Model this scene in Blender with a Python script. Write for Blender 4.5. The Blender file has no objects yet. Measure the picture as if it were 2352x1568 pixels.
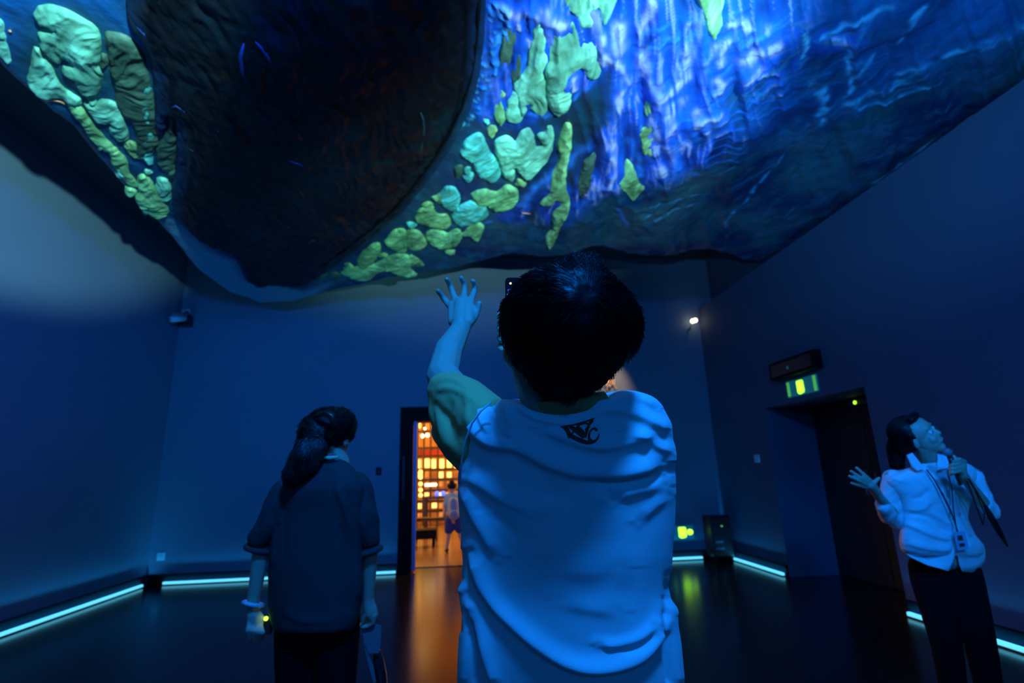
import bpy, bmesh, math, random
import numpy as np
from mathutils import Vector, Matrix
from mathutils.bvhtree import BVHTree
from math import sin, cos, pi, radians
random.seed(7); RNG = np.random.default_rng(7)
S = bpy.context.scene; COL = S.collection

# ------------------------------------------------------------------ camera
W, H, F = 2352, 1568, 1190.0
YAW, PITCH, ROLL = .0945, .2475, -.031
CAM = Vector((0, 0, 1.32))
fw = Vector((sin(YAW)*cos(PITCH), cos(YAW)*cos(PITCH), sin(PITCH)))
r0 = Vector((cos(YAW), -sin(YAW), 0)); u0 = r0.cross(fw)
rt = r0*cos(ROLL) + u0*sin(ROLL); up = u0*cos(ROLL) - r0*sin(ROLL)
cd = bpy.data.cameras.new('camera'); cam = bpy.data.objects.new('camera', cd); COL.objects.link(cam)
cd.sensor_width = 36; cd.lens = F/W*36; cd.clip_start = .05
cam.matrix_world = Matrix(((rt.x, up.x, -fw.x, CAM.x), (rt.y, up.y, -fw.y, CAM.y), (rt.z, up.z, -fw.z, CAM.z), (0, 0, 0, 1)))
S.camera = cam
cd.dof.use_dof = True; cd.dof.focus_distance = 1.08; cd.dof.aperture_fstop = 3.2
def P(px, py, d):                      # a point at a pixel of the photograph and a depth in metres
    return CAM + fw*d + rt*((px-W/2)/F*d) + up*((H/2-py)/F*d)
def ray(px, py): return (fw + rt*((px-W/2)/F) + up*((H/2-py)/F)).normalized()
def onz(px, py, z): d = ray(px, py); return CAM + d*((z-CAM.z)/d.z)
def ony(px, py, y): d = ray(px, py); return CAM + d*(y/d.y)
def onx(px, py, x): d = ray(px, py); return CAM + d*(x/d.x)
FWn, RTn, UPn, Cn = [np.array(v) for v in (fw, rt, up, CAM)]
def proj(A):
    d = A-Cn; z = d@FWn; z = np.where(np.abs(z) < .05, .05, z)
    return np.stack([W/2+F*(d@RTn)/z, H/2-F*(d@UPn)/z], 1)

# ------------------------------------------------------------------ world, exposure, room lamps
wd = bpy.data.worlds.new('world'); S.world = wd; wd.use_nodes = True
wd.node_tree.nodes['Background'].inputs[0].default_value = (.0, .03, .12, 1)
wd.node_tree.nodes['Background'].inputs[1].default_value = .05
S.view_settings.view_transform = 'Standard'; S.view_settings.look = 'None'
S.view_settings.exposure = 0; S.view_settings.gamma = 1
S.view_settings.use_curve_mapping = False
def lamp(name, kind, loc, target, power, color, **k):
    l = bpy.data.lights.new(name, kind); l.energy = power; l.color = color
    for a, b in k.items(): setattr(l, a, b)
    o = bpy.data.objects.new(name, l); COL.objects.link(o); o.location = loc
    if target is not None: o.rotation_euler = (Vector(target)-Vector(loc)).to_track_quat('-Z', 'Y').to_euler()
    return o
BLUE = (.004, .215, 1.0); TEAL = (.38, .95, 1.0)
lamp('blue_flood_light', 'AREA', (.28, -.55, 3.7), (.25, 1.2, 1.2), 145, BLUE, shape='RECTANGLE', size=.4, size_y=.3)
lamp('blue_flood_light', 'AREA', (.2, -2.2, 2.6), (.1, 1.5, 1.5), 24, BLUE, shape='RECTANGLE', size=.8, size_y=.5)
lamp('blue_spot_light', 'SPOT', (.2, -1.2, 3.2), (-1.6, 7.94, 3.3), 900, (.0, .19, 1.0), spot_size=.8, spot_blend=1, shadow_soft_size=.15)
lamp('blue_spot_light', 'SPOT', (1.6, .2, 3.3), (-4.29, 4.6, 2.95), 620, (.0, .13, 1.0), spot_size=.62, spot_blend=1, shadow_soft_size=.15)
lamp('blue_spot_light', 'SPOT', (.6, -1.6, 2.9), (2.5, 2.75, 1.25), 480, BLUE, spot_size=.34, spot_blend=.8, shadow_soft_size=.12)  # added spot, aimed to brighten the woman in the blouse
lamp('blue_spot_light', 'SPOT', (-1.5, -1.2, 3.0), (3.88, 3.4, 3.4), 120, (.0, .16, 1.0), spot_size=.9, spot_blend=1, shadow_soft_size=.15)
# projectors that rake the hanging sculpture from behind the viewer
lamp('projector_light', 'SPOT', (1.7, .0, 2.1), (.95, 3.3, 4.0), 1080, (.42, .92, 1.0), spot_size=.82, spot_blend=.9, shadow_soft_size=.03)
lamp('projector_light', 'SPOT', (.3, -.6, 2.9), (-3.3, 3.45, 4.42), 1800, TEAL, spot_size=.57, spot_blend=.45, shadow_soft_size=.07)
lamp('projector_light', 'SPOT', (.3, .2, 1.9), (2.7, 3.0, 4.1), 520, (.08, .48, 1.0), spot_size=1.0, spot_blend=1, shadow_soft_size=.04)
lamp('projector_light', 'SPOT', (1.3, .0, 1.2), (-.8, 5.3, 4.25), 560, (.25, 1.0, .80), spot_size=.5, spot_blend=1, shadow_soft_size=.04)
# warm picture spot on the golden characters of the back wall
lamp('warm_spot_light', 'SPOT', (2.35, 7.2, 3.6), (2.25, 7.94, 2.4), 110, (1.0, .60, .30), spot_size=.75, spot_blend=.9, shadow_soft_size=.02)
# lamps of the warm gallery
for lx, ly, e in ((-2.7, 10.2, 300), (1.9, 11.0, 330), (-2.7, 13.6, 480), (1.9, 13.8, 420)):
    lamp('gallery_lamp_light', 'POINT', (lx, ly, 3.0), None, e, (1.0, .46, .10), shadow_soft_size=.3)

# ------------------------------------------------------------------ materials
def mat(name, col, rough=.7, metal=0, emis=None, es=0, noise=0, nscale=8, bump=0, bscale=60, spec=.5, attr=None, sheen=0):
    m = bpy.data.materials.new(name); m.use_nodes = True; n = m.node_tree; b = n.nodes['Principled BSDF']
    b.inputs['Base Color'].default_value = (*col, 1); b.inputs['Roughness'].default_value = rough
    b.inputs['Metallic'].default_value = metal; b.inputs['Specular IOR Level'].default_value = spec
    if sheen: b.inputs['Sheen Weight'].default_value = sheen
    if emis: b.inputs['Emission Color'].default_value = (*emis, 1); b.inputs['Emission Strength'].default_value = es
    tc = n.nodes.new('ShaderNodeTexCoord')
    src = None
    if attr:
        a = n.nodes.new('ShaderNodeAttribute'); a.attribute_name = attr; src = a.outputs['Color']
        n.links.new(src, b.inputs['Base Color'])
    if noise:
        t = n.nodes.new('ShaderNodeTexNoise'); t.inputs['Scale'].default_value = nscale; t.inputs['Detail'].default_value = 6
        n.links.new(tc.outputs['Object'], t.inputs['Vector'])
        mr = n.nodes.new('ShaderNodeMapRange'); mr.inputs[3].default_value = 1-noise; mr.inputs[4].default_value = 1+noise
        n.links.new(t.outputs['Fac'], mr.inputs[0])
        mx = n.nodes.new('ShaderNodeVectorMath'); mx.operation = 'SCALE'
        if src: n.links.new(src, mx.inputs[0])
        else: mx.inputs[0].default_value = col
        n.links.new(mr.outputs[0], mx.inputs['Scale']); n.links.new(mx.outputs[0], b.inputs['Base Color'])
    if bump:
        t = n.nodes.new('ShaderNodeTexNoise'); t.inputs['Scale'].default_value = bscale; t.inputs['Detail'].default_value = 4
        n.links.new(tc.outputs['Object'], t.inputs['Vector'])
        bp = n.nodes.new('ShaderNodeBump'); bp.inputs['Strength'].default_value = bump; bp.inputs['Distance'].default_value = .01
        n.links.new(t.outputs['Fac'], bp.inputs['Height']); n.links.new(bp.outputs[0], b.inputs['Normal'])
    return m
M = dict(
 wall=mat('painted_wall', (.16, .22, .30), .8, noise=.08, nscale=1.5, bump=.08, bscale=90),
 wallR=mat('shaded_wall', (.07, .09, .15), .8, noise=.08, nscale=1.5, bump=.08, bscale=90),  # shade of the right wall put into a darker wall colour
 ceil=mat('ceiling_paint', (.03, .035, .05), .9, noise=.1),
 floor=mat('polished_dark_floor', (.016, .010, .008), .19, noise=.3, nscale=3, bump=.02, bscale=25, spec=.6),
 base=mat('dark_baseboard', (.003, .004, .005), .95, spec=.03, noise=.1),
 led=mat('led_glow', (.2, .6, .8), .5, emis=(.12, .68, .95), es=1.25),
 alu=mat('strip_channel', (.05, .07, .08), .4, metal=.6, noise=.05),
 door=mat('dark_door_panel', (.012, .013, .016), .6, noise=.1),
 black=mat('black_frame', (.004, .004, .005), .7, spec=.15, noise=.1),
 white=mat('white_plastic', (.75, .78, .8), .4, noise=.03),
 grey=mat('grey_plastic', (.18, .2, .22), .4, noise=.05),
 dark=mat('dark_plastic', (.02, .02, .024), .35, noise=.1),
 green=mat('exit_green_glow', (.2, .8, .05), .5, emis=(.38, 1, .03), es=2.2),
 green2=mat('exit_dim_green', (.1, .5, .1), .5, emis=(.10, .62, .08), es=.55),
 signpl=mat('exit_plate', (.03, .28, .32), .4, emis=(.0, .09, .10), es=.5, noise=.05),
 lampw=mat('lamp_glow', (1, .9, .7), .5, emis=(1, .85, .55), es=5),
 red=mat('fire_box_red', (.05, .006, .008), .35, noise=.1),
 gold=mat('gold_letter', (.95, .62, .28), .5, noise=.1),
 skin=mat('skin', (.58, .40, .29), .5, noise=.1, nscale=30, bump=.05, bscale=200),
 hair=mat('black_hair', (.004, .004, .005), .42, spec=.25, noise=.2, nscale=60),
 hair2=mat('dark_brown_hair', (.010, .008, .008), .38, spec=.8, noise=.3, nscale=60),
 shirt=mat('white_shirt_cloth', (.74, .78, .80), .85, noise=.03, nscale=30, bump=.12, bscale=500, sheen=.15),
 tan=mat('olive_tan_cloth', (.85, .42, .15), .9, noise=.05, nscale=30, bump=.12, bscale=500),
 tee=mat('charcoal_tee_cloth', (.045, .045, .05), .9, noise=.1, nscale=20, bump=.15, bscale=400),
 blouse=mat('white_blouse_cloth', (.72, .76, .80), .8, noise=.05, nscale=20, bump=.1, bscale=400),
 pants=mat('black_trouser_cloth', (.004, .004, .006), .95, spec=.1, noise=.1, nscale=20),
 shoe=mat('shoe_leather', (.02, .02, .02), .5, noise=.1),
 eyew=mat('eye_white', (.7, .7, .7), .2, noise=.02), eyed=mat('eye_dark', (.02, .01, .01), .1, noise=.02),
 print=mat('shirt_print', (.05, .035, .01), .7, noise=.15, nscale=60),
 screen=mat('phone_screen', (.02, .05, .3), .2, emis=(.03, .12, .85), es=1.2, noise=.02),
 screeng=mat('phone_screen_patch', (.3, .9, .7), .2, emis=(.35, .9, .75), es=1.3),
 dot=mat('phone_dot', (1, .7, .3), .2, emis=(1, .65, .25), es=2.5),
 paper=mat('pink_paper', (.34, .20, .22), .8, noise=.05), redl=mat('red_lanyard', (.8, .12, .12), .7, noise=.05),
 cream=mat('cream_tape', (.75, .75, .5), .7, noise=.05),
 band=mat('white_band', (.6, .65, .75), .5, noise=.05), gled=mat('green_led', (.3, 1, .05), .5, emis=(.45, 1, .03), es=4),
 badge=mat('badge_card', (.30, .42, .60), .3, noise=.1),
 wwood=mat('warm_wood', (.40, .20, .08), .5, noise=.3, nscale=3), wdark=mat('dark_wood', (.03, .018, .01), .5, noise=.2),
 wpanel=mat('lit_panel', (.8, .5, .2), .5, emis=(1, .56, .12), es=3.0, noise=.1, nscale=14),
 wpanel2=mat('dim_lit_panel', (.7, .35, .1), .5, emis=(1, .36, .06), es=.7, noise=.1, nscale=14),
 wbar=mat('bar_lamp', (1, .8, .5), .5, emis=(1, .72, .32), es=5), wred=mat('red_band', (.5, .03, .01), .6, emis=(.9, .06, .02), es=.4),
 wbulb=mat('bulb_glow', (1, .8, .5), .5, emis=(1, .75, .3), es=9), wblue=mat('blue_glow', (.1, .2, .9), .5, emis=(.05, .15, 1), es=1.6),
 wfloor=mat('gallery_floor', (.20, .12, .06), .22, noise=.3, nscale=2),
 kid=mat('kid_blue_shirt', (.12, .35, .75), .8, noise=.1, nscale=20), kidp=mat('kid_backpack', (.20, .35, .60), .8, noise=.2, nscale=40),
 kids=mat('kid_shorts', (.01, .05, .25), .8, noise=.1),
)

# ------------------------------------------------------------------ mesh helpers
def link(name, me, m=None, parent=None, label=None):
    o = bpy.data.objects.new(name, me); COL.objects.link(o)
    if m: me.materials.append(m)
    if parent: o.parent = parent
    if label: o['label'] = label
    return o
def frombm(name, bm, m, parent=None, smooth=False, label=None):
    bmesh.ops.recalc_face_normals(bm, faces=bm.faces)
    me = bpy.data.meshes.new(name); bm.to_mesh(me); bm.free()
    if smooth: me.shade_smooth()
    return link(name, me, m, parent, label)
def box(bm, lo, hi, bev=0):
    lo, hi = [Vector((min(a, b) for a, b in zip(lo, hi))), Vector((max(a, b) for a, b in zip(lo, hi)))]
    r = bmesh.ops.create_cube(bm, size=1)
    for v in r['verts']: v.co = Vector(((lo[i]+hi[i])/2+v.co[i]*(hi[i]-lo[i])) for i in range(3))
    if bev:
        es = list({e for v in r['verts'] for e in v.link_edges}); bmesh.ops.bevel(bm, geom=es, offset=bev, segments=2, affect='EDGES', profile=.5)
def boxo(name, lo, hi, m, parent=None, bev=0, label=None):
    bm = bmesh.new(); box(bm, lo, hi, bev); return frombm(name, bm, m, parent, label=label)
def poly_prism(name, pts, off, m, parent=None, label=None):       # flat outline of 3-D points given a thickness
    bm = bmesh.new(); a = [bm.verts.new(p) for p in pts]; b = [bm.verts.new(Vector(p)+Vector(off)) for p in pts]
    bm.faces.new(a); bm.faces.new(b[::-1]); n = len(pts)
    for i in range(n): bm.faces.new((a[i], a[(i+1) % n], b[(i+1) % n], b[i]))
    bmesh.ops.triangulate(bm, faces=[f for f in bm.faces if len(f.verts) > 4])
    return frombm(name, bm, m, parent, label=label)
def tube(bm, pts, rad, seg=8, flat=1):
    pts = [Vector(p) for p in pts]; rings = []
    if not hasattr(rad, '__len__'): rad = [rad]*len(pts)
    for i, p in enumerate(pts):
        t = (pts[min(i+1, len(pts)-1)]-pts[max(i-1, 0)]).normalized()
        a = t.cross(Vector((0, 0, 1)) if abs(t.z) < .9 else Vector((1, 0, 0))).normalized(); b = t.cross(a)
        rings.append([bm.verts.new(p+(a*cos(k*2*pi/seg)+b*sin(k*2*pi/seg)*flat)*rad[i]) for k in range(seg)])
    for i in range(len(rings)-1):
        for k in range(seg): bm.faces.new((rings[i][k], rings[i][(k+1) % seg], rings[i+1][(k+1) % seg], rings[i+1][k]))
    bm.faces.new(rings[0][::-1]); bm.faces.new(rings[-1])
def tubeo(name, pts, rad, m, parent=None, seg=8, label=None):
    bm = bmesh.new(); tube(bm, pts, rad, seg); return frombm(name, bm, m, parent, True, label)
def tag(o, label=None, cat=None, group=None, kind=None):
    if label: o['label'] = label
    if cat: o['category'] = cat
    if group: o['group'] = group
    if kind: o['kind'] = kind
    return o
def thing(name, loc, label, cat, group=None):
    o = bpy.data.objects.new(name, None); COL.objects.link(o); o.location = loc
    return tag(o, label, cat, group)
def adopt(o, parent):                  # parts are modelled in world space; keep them there under a placed empty
    o.parent = parent; o.matrix_parent_inverse = Matrix.Translation(parent.location).inverted(); return o
def sub(o, part): o.parent = part; return o          # a piece of a part; parts keep an identity world matrix
def adopt_all(t, *os):
    for o in os: adopt(o, t)

# ------------------------------------------------------------------ room shell
XL, XR, D, HP, HC = -4.29, 3.88, 7.94, 3.855, 4.75
def struct(o): o['kind'] = 'structure'; return o
T = .25
struct(boxo('floor', (XL-.2, -4, -.1), (XR+1.2, D+8.6, 0), M['floor']))
struct(boxo('ceiling', (XL-.2, -4, HC), (XR+1.2, D+.3, HC+.1), M['ceil']))
struct(boxo('wall_left', (XL-.15, -4, 0), (XL, D+.3, HC), M['wall']))
DX0, DX1, DH = -.93, .95, 2.24         # doorway of the back wall
bm = bmesh.new(); box(bm, (XL-.15, D, 0), (DX0, D+.3, HC)); box(bm, (DX1, D, 0), (XR+1.2, D+.3, HC)); box(bm, (DX0, D, DH), (DX1, D+.3, HC))
struct(frombm('wall_back', bm, M['wall']))
# right wall: a thick partition with a door recess, and the taller wall of the hall behind its top
RY0, RY1, RH = 4.69, 6.43, 2.03
bm = bmesh.new(); box(bm, (XR, -4, 0), (XR+T, RY0, HP)); box(bm, (XR, RY1, 0), (XR+T, D, HP)); box(bm, (XR, RY0, RH), (XR+T, RY1, HP))
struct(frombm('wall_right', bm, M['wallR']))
bm = bmesh.new(); box(bm, (XR+T, -4, 0), (XR+T+.15, RY0, HC)); box(bm, (XR+T, RY1, 0), (XR+T+.15, D, HC)); box(bm, (XR+T, RY0, RH), (XR+T+.15, RY1, HC))
box(bm, (XR+T+.15, RY0-.2, 0), (XR+.9, RY0, 2.4)); box(bm, (XR+T+.15, RY1, 0), (XR+.9, RY1+.2, 2.4)); box(bm, (XR+T+.15, RY0, RH), (XR+.9, RY1, RH+.2))
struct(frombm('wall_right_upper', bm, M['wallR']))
struct(boxo('wall_front', (XL-.15, -4.15, 0), (XR+1.2, -4, HC), M['wall']))
# double door deep in the recess
t = bpy.data.objects.new('door_1', None); COL.objects.link(t); t.location = (XR+.66, (RY0+RY1)/2, 0); struct(t)
mid = (RY0+RY1)/2
for a, b in ((RY0+.03, mid-.004), (mid+.004, RY1-.03)):
    lf_ = adopt(boxo('door_leaf', (XR+.62, a, .01), (XR+.67, b, RH-.03), M['door'], bev=.004), t)
    hy = b-.08 if a < mid-.1 else a+.08
    sub(tubeo('door_handle', [(XR+.62, hy, .95), (XR+.575, hy, .97), (XR+.575, hy, 1.2), (XR+.62, hy, 1.22)], .01, M['grey']), lf_)
adopt(boxo('door_frame', (XR+.60, RY0, RH-.03), (XR+.70, RY1, RH), M['black']), t)
pc = onx(1970, 924, XR+.5)
cl = thing('door_closer', (XR+.5, pc.y, 1.9), 'dark door closer bar with a tiny green light in the right doorway', 'door closer')
adopt_all(cl, boxo('closer_body', (XR+.47, pc.y-.35, pc.z-.03), (XR+.61, pc.y+.12, pc.z+.035), M['dark'], bev=.006))
bm = bmesh.new(); rr = [Vector((XR+.465, pc.y+.018*cos(a), pc.z+.016*sin(a))) for a in np.linspace(0, 2*pi, 13)]; tube(bm, rr, .003, 6)
adopt(frombm('indicator_light', bm, M['gled'], label='green ring light'), cl)

# baseboards and LED strips
def baseboard(name, a, b, nx, ny):
    lo = (min(a[0], b[0], a[0]+nx*.02, b[0]+nx*.02), min(a[1], b[1], a[1]+ny*.02, b[1]+ny*.02), 0)
    hi = (max(a[0], b[0], a[0]+nx*.02, b[0]+nx*.02), max(a[1], b[1], a[1]+ny*.02, b[1]+ny*.02), .13)
    bm = bmesh.new(); box(bm, lo, hi, .003)
    lo2 = (lo[0]-(.012 if nx < 0 else 0), lo[1]-(.012 if ny < 0 else 0), .105); hi2 = (hi[0]+(.012 if nx > 0 else 0), hi[1], .13)
    box(bm, lo2, hi2, .002)
    return struct(frombm(name, bm, M['base']))
baseboard('baseboard_left', (XL, -4), (XL, D-.03), 1, 0)
baseboard('baseboard_back', (XL+.02, D), (DX0-.02, D), 0, -1)
baseboard('baseboard_back_right', (DX1+.05, D), (XR, D), 0, -1)
baseboard('baseboard_right', (XR, RY1+.01), (XR, D-.03), -1, 0)
baseboard('baseboard_right_near', (XR, -4), (XR, RY0-.01), -1, 0)
def led(a, b, n, label):
    a, b, n = Vector(a), Vector(b), Vector(n); t = thing('light_strip', (a+b)/2, label, 'light strip', 'floor light strips'); t.location.z = 0
    p, q = a+n*.05, b+n*.05
    w = n*.018+Vector((0, 0, 0)); 
    lo = [min(x) for x in zip(p-w, q-w, p+w, q+w)]; hi = [max(x) for x in zip(p-w, q-w, p+w, q+w)]
    adopt(boxo('channel', (lo[0], lo[1], .001), (hi[0], hi[1], .012), M['alu']), t)
    adopt(boxo('diffuser', (lo[0]+.003*abs(n.x), lo[1]+.003*abs(n.y), .012), (hi[0]-.003*abs(n.x), hi[1]-.003*abs(n.y), .042), M['led'], bev=.004, label='glowing cyan diffuser'), t)
    L_ = (b-a).length; l = lamp('strip_light', 'AREA', (p+q)/2+Vector((0, 0, .0435))-n*.0, None, 5*L_, (.01, .32, .8), shape='RECTANGLE', size=.008, size_y=L_)
    d_ = (-n*.5+Vector((0, 0, 1))).normalized(); y_ = (b-a).normalized(); x_ = y_.cross(-d_); l.matrix_world = Matrix(((x_.x, y_.x, -d_.x, l.location.x), (x_.y, y_.y, -d_.y, l.location.y), (x_.z, y_.z, -d_.z, l.location.z), (0, 0, 0, 1)))
led((XL, -3, 0), (XL, D-.16, 0), (1, 0, 0), 'cyan light strip along the foot of the left wall')
led((XL+.25, D, 0), (DX0-.05, D, 0), (0, -1, 0), 'cyan light strip along the back wall left of the doorway')
led((DX1+.1, D, 0), (XR-.42, D, 0), (0, -1, 0), 'cyan light strip along the back wall under the exit sign')
led((XR, D-.28, 0), (XR, RY1+.04, 0), (-1, 0, 0), 'short cyan light strip between extinguisher box and dark side door')
led((XR, RY0-.05, 0), (XR, -3, 0), (-1, 0, 0), 'cyan light strip on the right wall behind the blouse woman')
boxo_ = boxo('strip_end_cap', (XR-.30, D-.075, .001), (XR-.24, D-.035, .045), M['led'], bev=.01)
tag(boxo_, 'small separate stub of cyan light strip below the extinguisher box', 'light strip')

# black portal of the doorway
pt = bpy.data.objects.new('door_2', None); COL.objects.link(pt); pt.location = ((DX0+DX1)/2, D+.1, 0); struct(pt)
bm = bmesh.new(); box(bm, (DX0-.03, D-.06, 0), (DX0+.16, D+.36, DH), .004); adopt(frombm('jamb', bm, M['black']), pt)
bm = bmesh.new(); box(bm, (DX1-.16, D-.06, 0), (DX1+.03, D+.36, DH), .004); adopt(frombm('jamb', bm, M['black']), pt)
bm = bmesh.new(); box(bm, (DX0-.03, D-.06, DH), (DX1+.03, D+.36, DH+.08), .004); box(bm, (DX0+.16, D-.02, DH-.13), (DX1-.16, D+.33, DH), .003); adopt(frombm('lintel', bm, M['black']), pt)
x0 = DX0+.165
adopt(boxo('door_edge', (x0, D+.0, .02), (x0+.05, D+.04, DH-.02), M['kid'], bev=.012, label='blue lit edge of the slid back door'), pt)  # blue light on the edge is put into its base colour
adopt(boxo('door_pull', (DX0+.02, D-.09, 1.0), (DX0+.05, D-.06, 1.6), M['dark'], bev=.005), pt)

# ------------------------------------------------------------------ warm gallery behind the doorway
GY = 15.2
struct(boxo('wall_gallery_back', (XL-.2, GY, 0), (XR+.2, GY+.15, 3.7), M['wwood']))
struct(boxo('wall_gallery_left', (-3.6, D+.3, 0), (-3.45, GY, 3.7), M['wwood']))
struct(boxo('wall_gallery_right', (2.6, D+.3, 0), (2.75, GY, 3.7), M['wwood']))
struct(boxo('ceiling_gallery', (-3.6, D+.3, 3.6), (2.75, GY, 3.7), M['wdark']))
struct(boxo('trim_1', (-3.45, D+.36, .001), (2.6, GY, .012), M['wfloor']))
def gp(px, py, y=GY-.02): return ony(px, py, y)
def gbox(name, x0, y0, x1, y1, m, Y=GY-.02, th=.08, parent=None, bev=0, label=None):
    a, b = gp(x0, y0, Y), gp(x1, y1, Y); o = boxo(name, (a.x, Y-th, max(b.z, .0)), (b.x, Y, a.z), m, bev=bev, label=label)
    if parent: adopt(o, parent)
    return o
c = gp(990, 1180, 14.6)
sh = thing('display_shelf', (c.x, 14.7, 0), 'tall wooden lattice shelf wall with rows of amber lit panels', 'shelf')
for x in (958, 973, 989, 1006, 1023, 1040, 1057): gbox('post', x-.9, 960, x+.9, 1225, M['wdark'], 14.75, .06, sh)
for y in (960, 990, 1028, 1047, 1078, 1101, 1125, 1150, 1172, 1192): gbox('rail', 955, y-.9, 1075, y+.9, M['wdark'], 14.8, .07, sh)
for x in (960, 975, 991, 1008, 1025, 1042):
    for y0, y1, pb2 in ((966, 985, .8 if x < 1000 else .2), (1053, 1075, 1), (1081, 1098, .75), (1104, 1119, .35), (1130, 1146, .4), (1153, 1168, .65), (1175, 1188, .55)):
        if random.random() < pb2: gbox('panel', x+random.uniform(0, 2), y0+random.uniform(0, 3), x+random.choice((8, 10, 12)), y1-random.uniform(0, 3), random.choice((M['wpanel'], M['wpanel'], M['wpanel2'])), 14.9, .03, sh, .004, 'glowing amber panel')
gbox('band', 956, 1033, 1075, 1043, M['wred'], 14.85, .05, sh, label='red band')
def simple(name, obj, label, cat, group=None): return tag(obj, label, cat, group)
for i, (x, y, r) in enumerate(((970, 1001, .042), (982, 999, .042), (976, 984, .025))):
    p = gp(x, y, 12.0); lt = thing('hanging_lamp', p, ('left bare bulb of the bright pair in the gallery', 'right bare bulb of the bright pair in the gallery', 'small bulb above the bright pair in the gallery')[i], 'lamp', 'gallery bulbs')
    bm = bmesh.new(); bmesh.ops.create_uvsphere(bm, u_segments=14, v_segments=10, radius=r, matrix=Matrix.Translation(p)); adopt(frombm('bulb', bm, M['wbulb'], smooth=True), lt)
    adopt(tubeo('cord', [p+Vector((0, 0, r*.8)), (p.x, p.y, 3.6)], .006, M['wdark']), lt)
gl = thing('lantern_column', gp(966, 1240, 11.5), 'slim column of stacked round amber lanterns beside the doorway edge', 'lantern'); gl.location.z = 0
pb = gp(966, 1085, 11.5); adopt(tubeo('rod', [(pb.x, 11.5, 0.01), (pb.x, 11.5, 3.6)], .008, M['wdark']), gl)
for y in (1083, 1096, 1111, 1125, 1137):
    p = gp(966, y, 11.5); bm = bmesh.new(); bmesh.ops.create_uvsphere(bm, u_segments=14, v_segments=10, radius=.042, matrix=Matrix.Translation(p)); adopt(frombm('lantern', bm, M['wpanel'], smooth=True), gl)
tb = thing('display_table', gp(1000, 1190, 12.4), 'dark gallery table with a white bar lamp and blue lights on top', 'table'); tb.location.z = 0
a, b = gp(975, 1140, 12.4), gp(1050, 1140, 12.4); tz = max(a.z, .5)
adopt(boxo('table_top', (a.x, 12.1, tz-.05), (b.x+.3, 12.7, tz), M['wdark'], bev=.006), tb)
for lx in (a.x+.04, b.x+.26):
    for ly in (12.14, 12.66): adopt(boxo('leg', (lx-.025, ly-.025, .012), (lx+.025, ly+.025, tz-.05), M['wdark']), tb)
p = gp(989, 1113, 12.3); q = gp(976, 1113, 12.3); q2 = gp(1003, 1113, 12.3)
bl = thing('bar_lamp', (p.x, 12.3, tz), 'bright white bar lamp standing on the gallery table', 'lamp')
adopt_all(bl, boxo('tube', (q.x, 12.27, p.z-.03), (q2.x, 12.33, p.z+.03), M['wbar'], bev=.012), boxo('stand', (p.x-.02, 12.28, tz), (p.x+.02, 12.32, p.z-.03), M['wdark']))
for i, x in enumerate((1004, 1018)):
    p = gp(x, 1131, 12.35); bm = bmesh.new(); bmesh.ops.create_uvsphere(bm, u_segments=14, v_segments=10, radius=.055, matrix=Matrix.Translation((p.x, 12.35, tz+.055)))
    tag(frombm('blue_lamp', bm, M['wblue'], smooth=True), ('left', 'right')[i]+' round blue light on the gallery table beside the bar lamp', 'lamp', 'blue table lights')
bn = thing('bench', gp(982, 1240, 10.6), 'low black bench in the gallery just past the doorway', 'bench'); bn.location.z = 0
a, b = gp(955, 1214, 10.6), gp(1004, 1233, 10.6); 
adopt(boxo('seat', (a.x-.5, 10.3, b.z), (b.x, 10.75, a.z), M['black'], bev=.01), bn)
for lx in (a.x-.4, b.x-.06):
    for ly in (10.34, 10.7): adopt(boxo('leg', (lx-.02, ly-.02, .012), (lx+.02, ly+.02, b.z), M['black']), bn)
rl = thing('barrier_rail', gp(1003, 1260, 11.2), 'dark barrier rail with thin posts across the gallery', 'railing'); rl.location.z = 0
z = gp(1003, 1190, 11.2).z
a, b = gp(955, 1190, 11.2).x, 1.3
adopt(tubeo('rail', [(a, 11.2, z), (b, 11.2, z)], .03, M['wdark']), rl)
for x in (a+.03, gp(1003, 1190, 11.2).x, gp(1070, 1190, 11.2).x, b-.02): adopt(tubeo('post', [(x, 11.2, .012), (x, 11.2, z)], .018, M['wdark']), rl)

# ------------------------------------------------------------------ wall fixtures
def fixture(name, p, size, n, m, label, cat, insert=None):        # small plate on a wall, n = direction out of the wall
    n = Vector(n); s = Vector((0, 1, 0)) if abs(n.x) > .5 else Vector((1, 0, 0)); p = Vector(p)
    def bx(nm, w, h, d0, d1, mm, bev, lab=None, off=(0, 0)):
        c = p+s*off[0]+Vector((0, 0, off[1]))
        a = c-s*w/2-Vector((0, 0, h/2))+n*d0; b = c+s*w/2+Vector((0, 0, h/2))+n*d1
        return boxo(nm, a, b, mm, bev=bev, label=lab)
    t = thing(name, p, label, cat)
    adopt(bx('plate', size[0], size[1], .001, .012, m, .003), t)
    if insert: adopt(bx('insert', size[0]*.55, size[1]*.55, .012, .017, insert, .002), t)
    return t, bx
s_ = ony(329, 1283, D-.001); fixture('wall_socket', (XL+.16, D, s_.z+.02), (.10, .10), (0, -1, 0), M['white'], 'pale square wall socket low in the back left corner', 'socket', M['band'])
s_ = ony(870, 1082, D); fixture('wall_panel', (s_.x, D, s_.z), (.08, .11), (0, -1, 0), M['black'], 'small black plate on the back wall left of the doorway', 'wall plate', M['dark'])
s_ = onx(1740, 1053, XR); fixture('light_switch', (XR, s_.y, s_.z), (.12, .10), (-1, 0, 0), M['white'], 'pale switch plate on the right wall beside the dark door', 'switch', M['band'])
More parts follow.
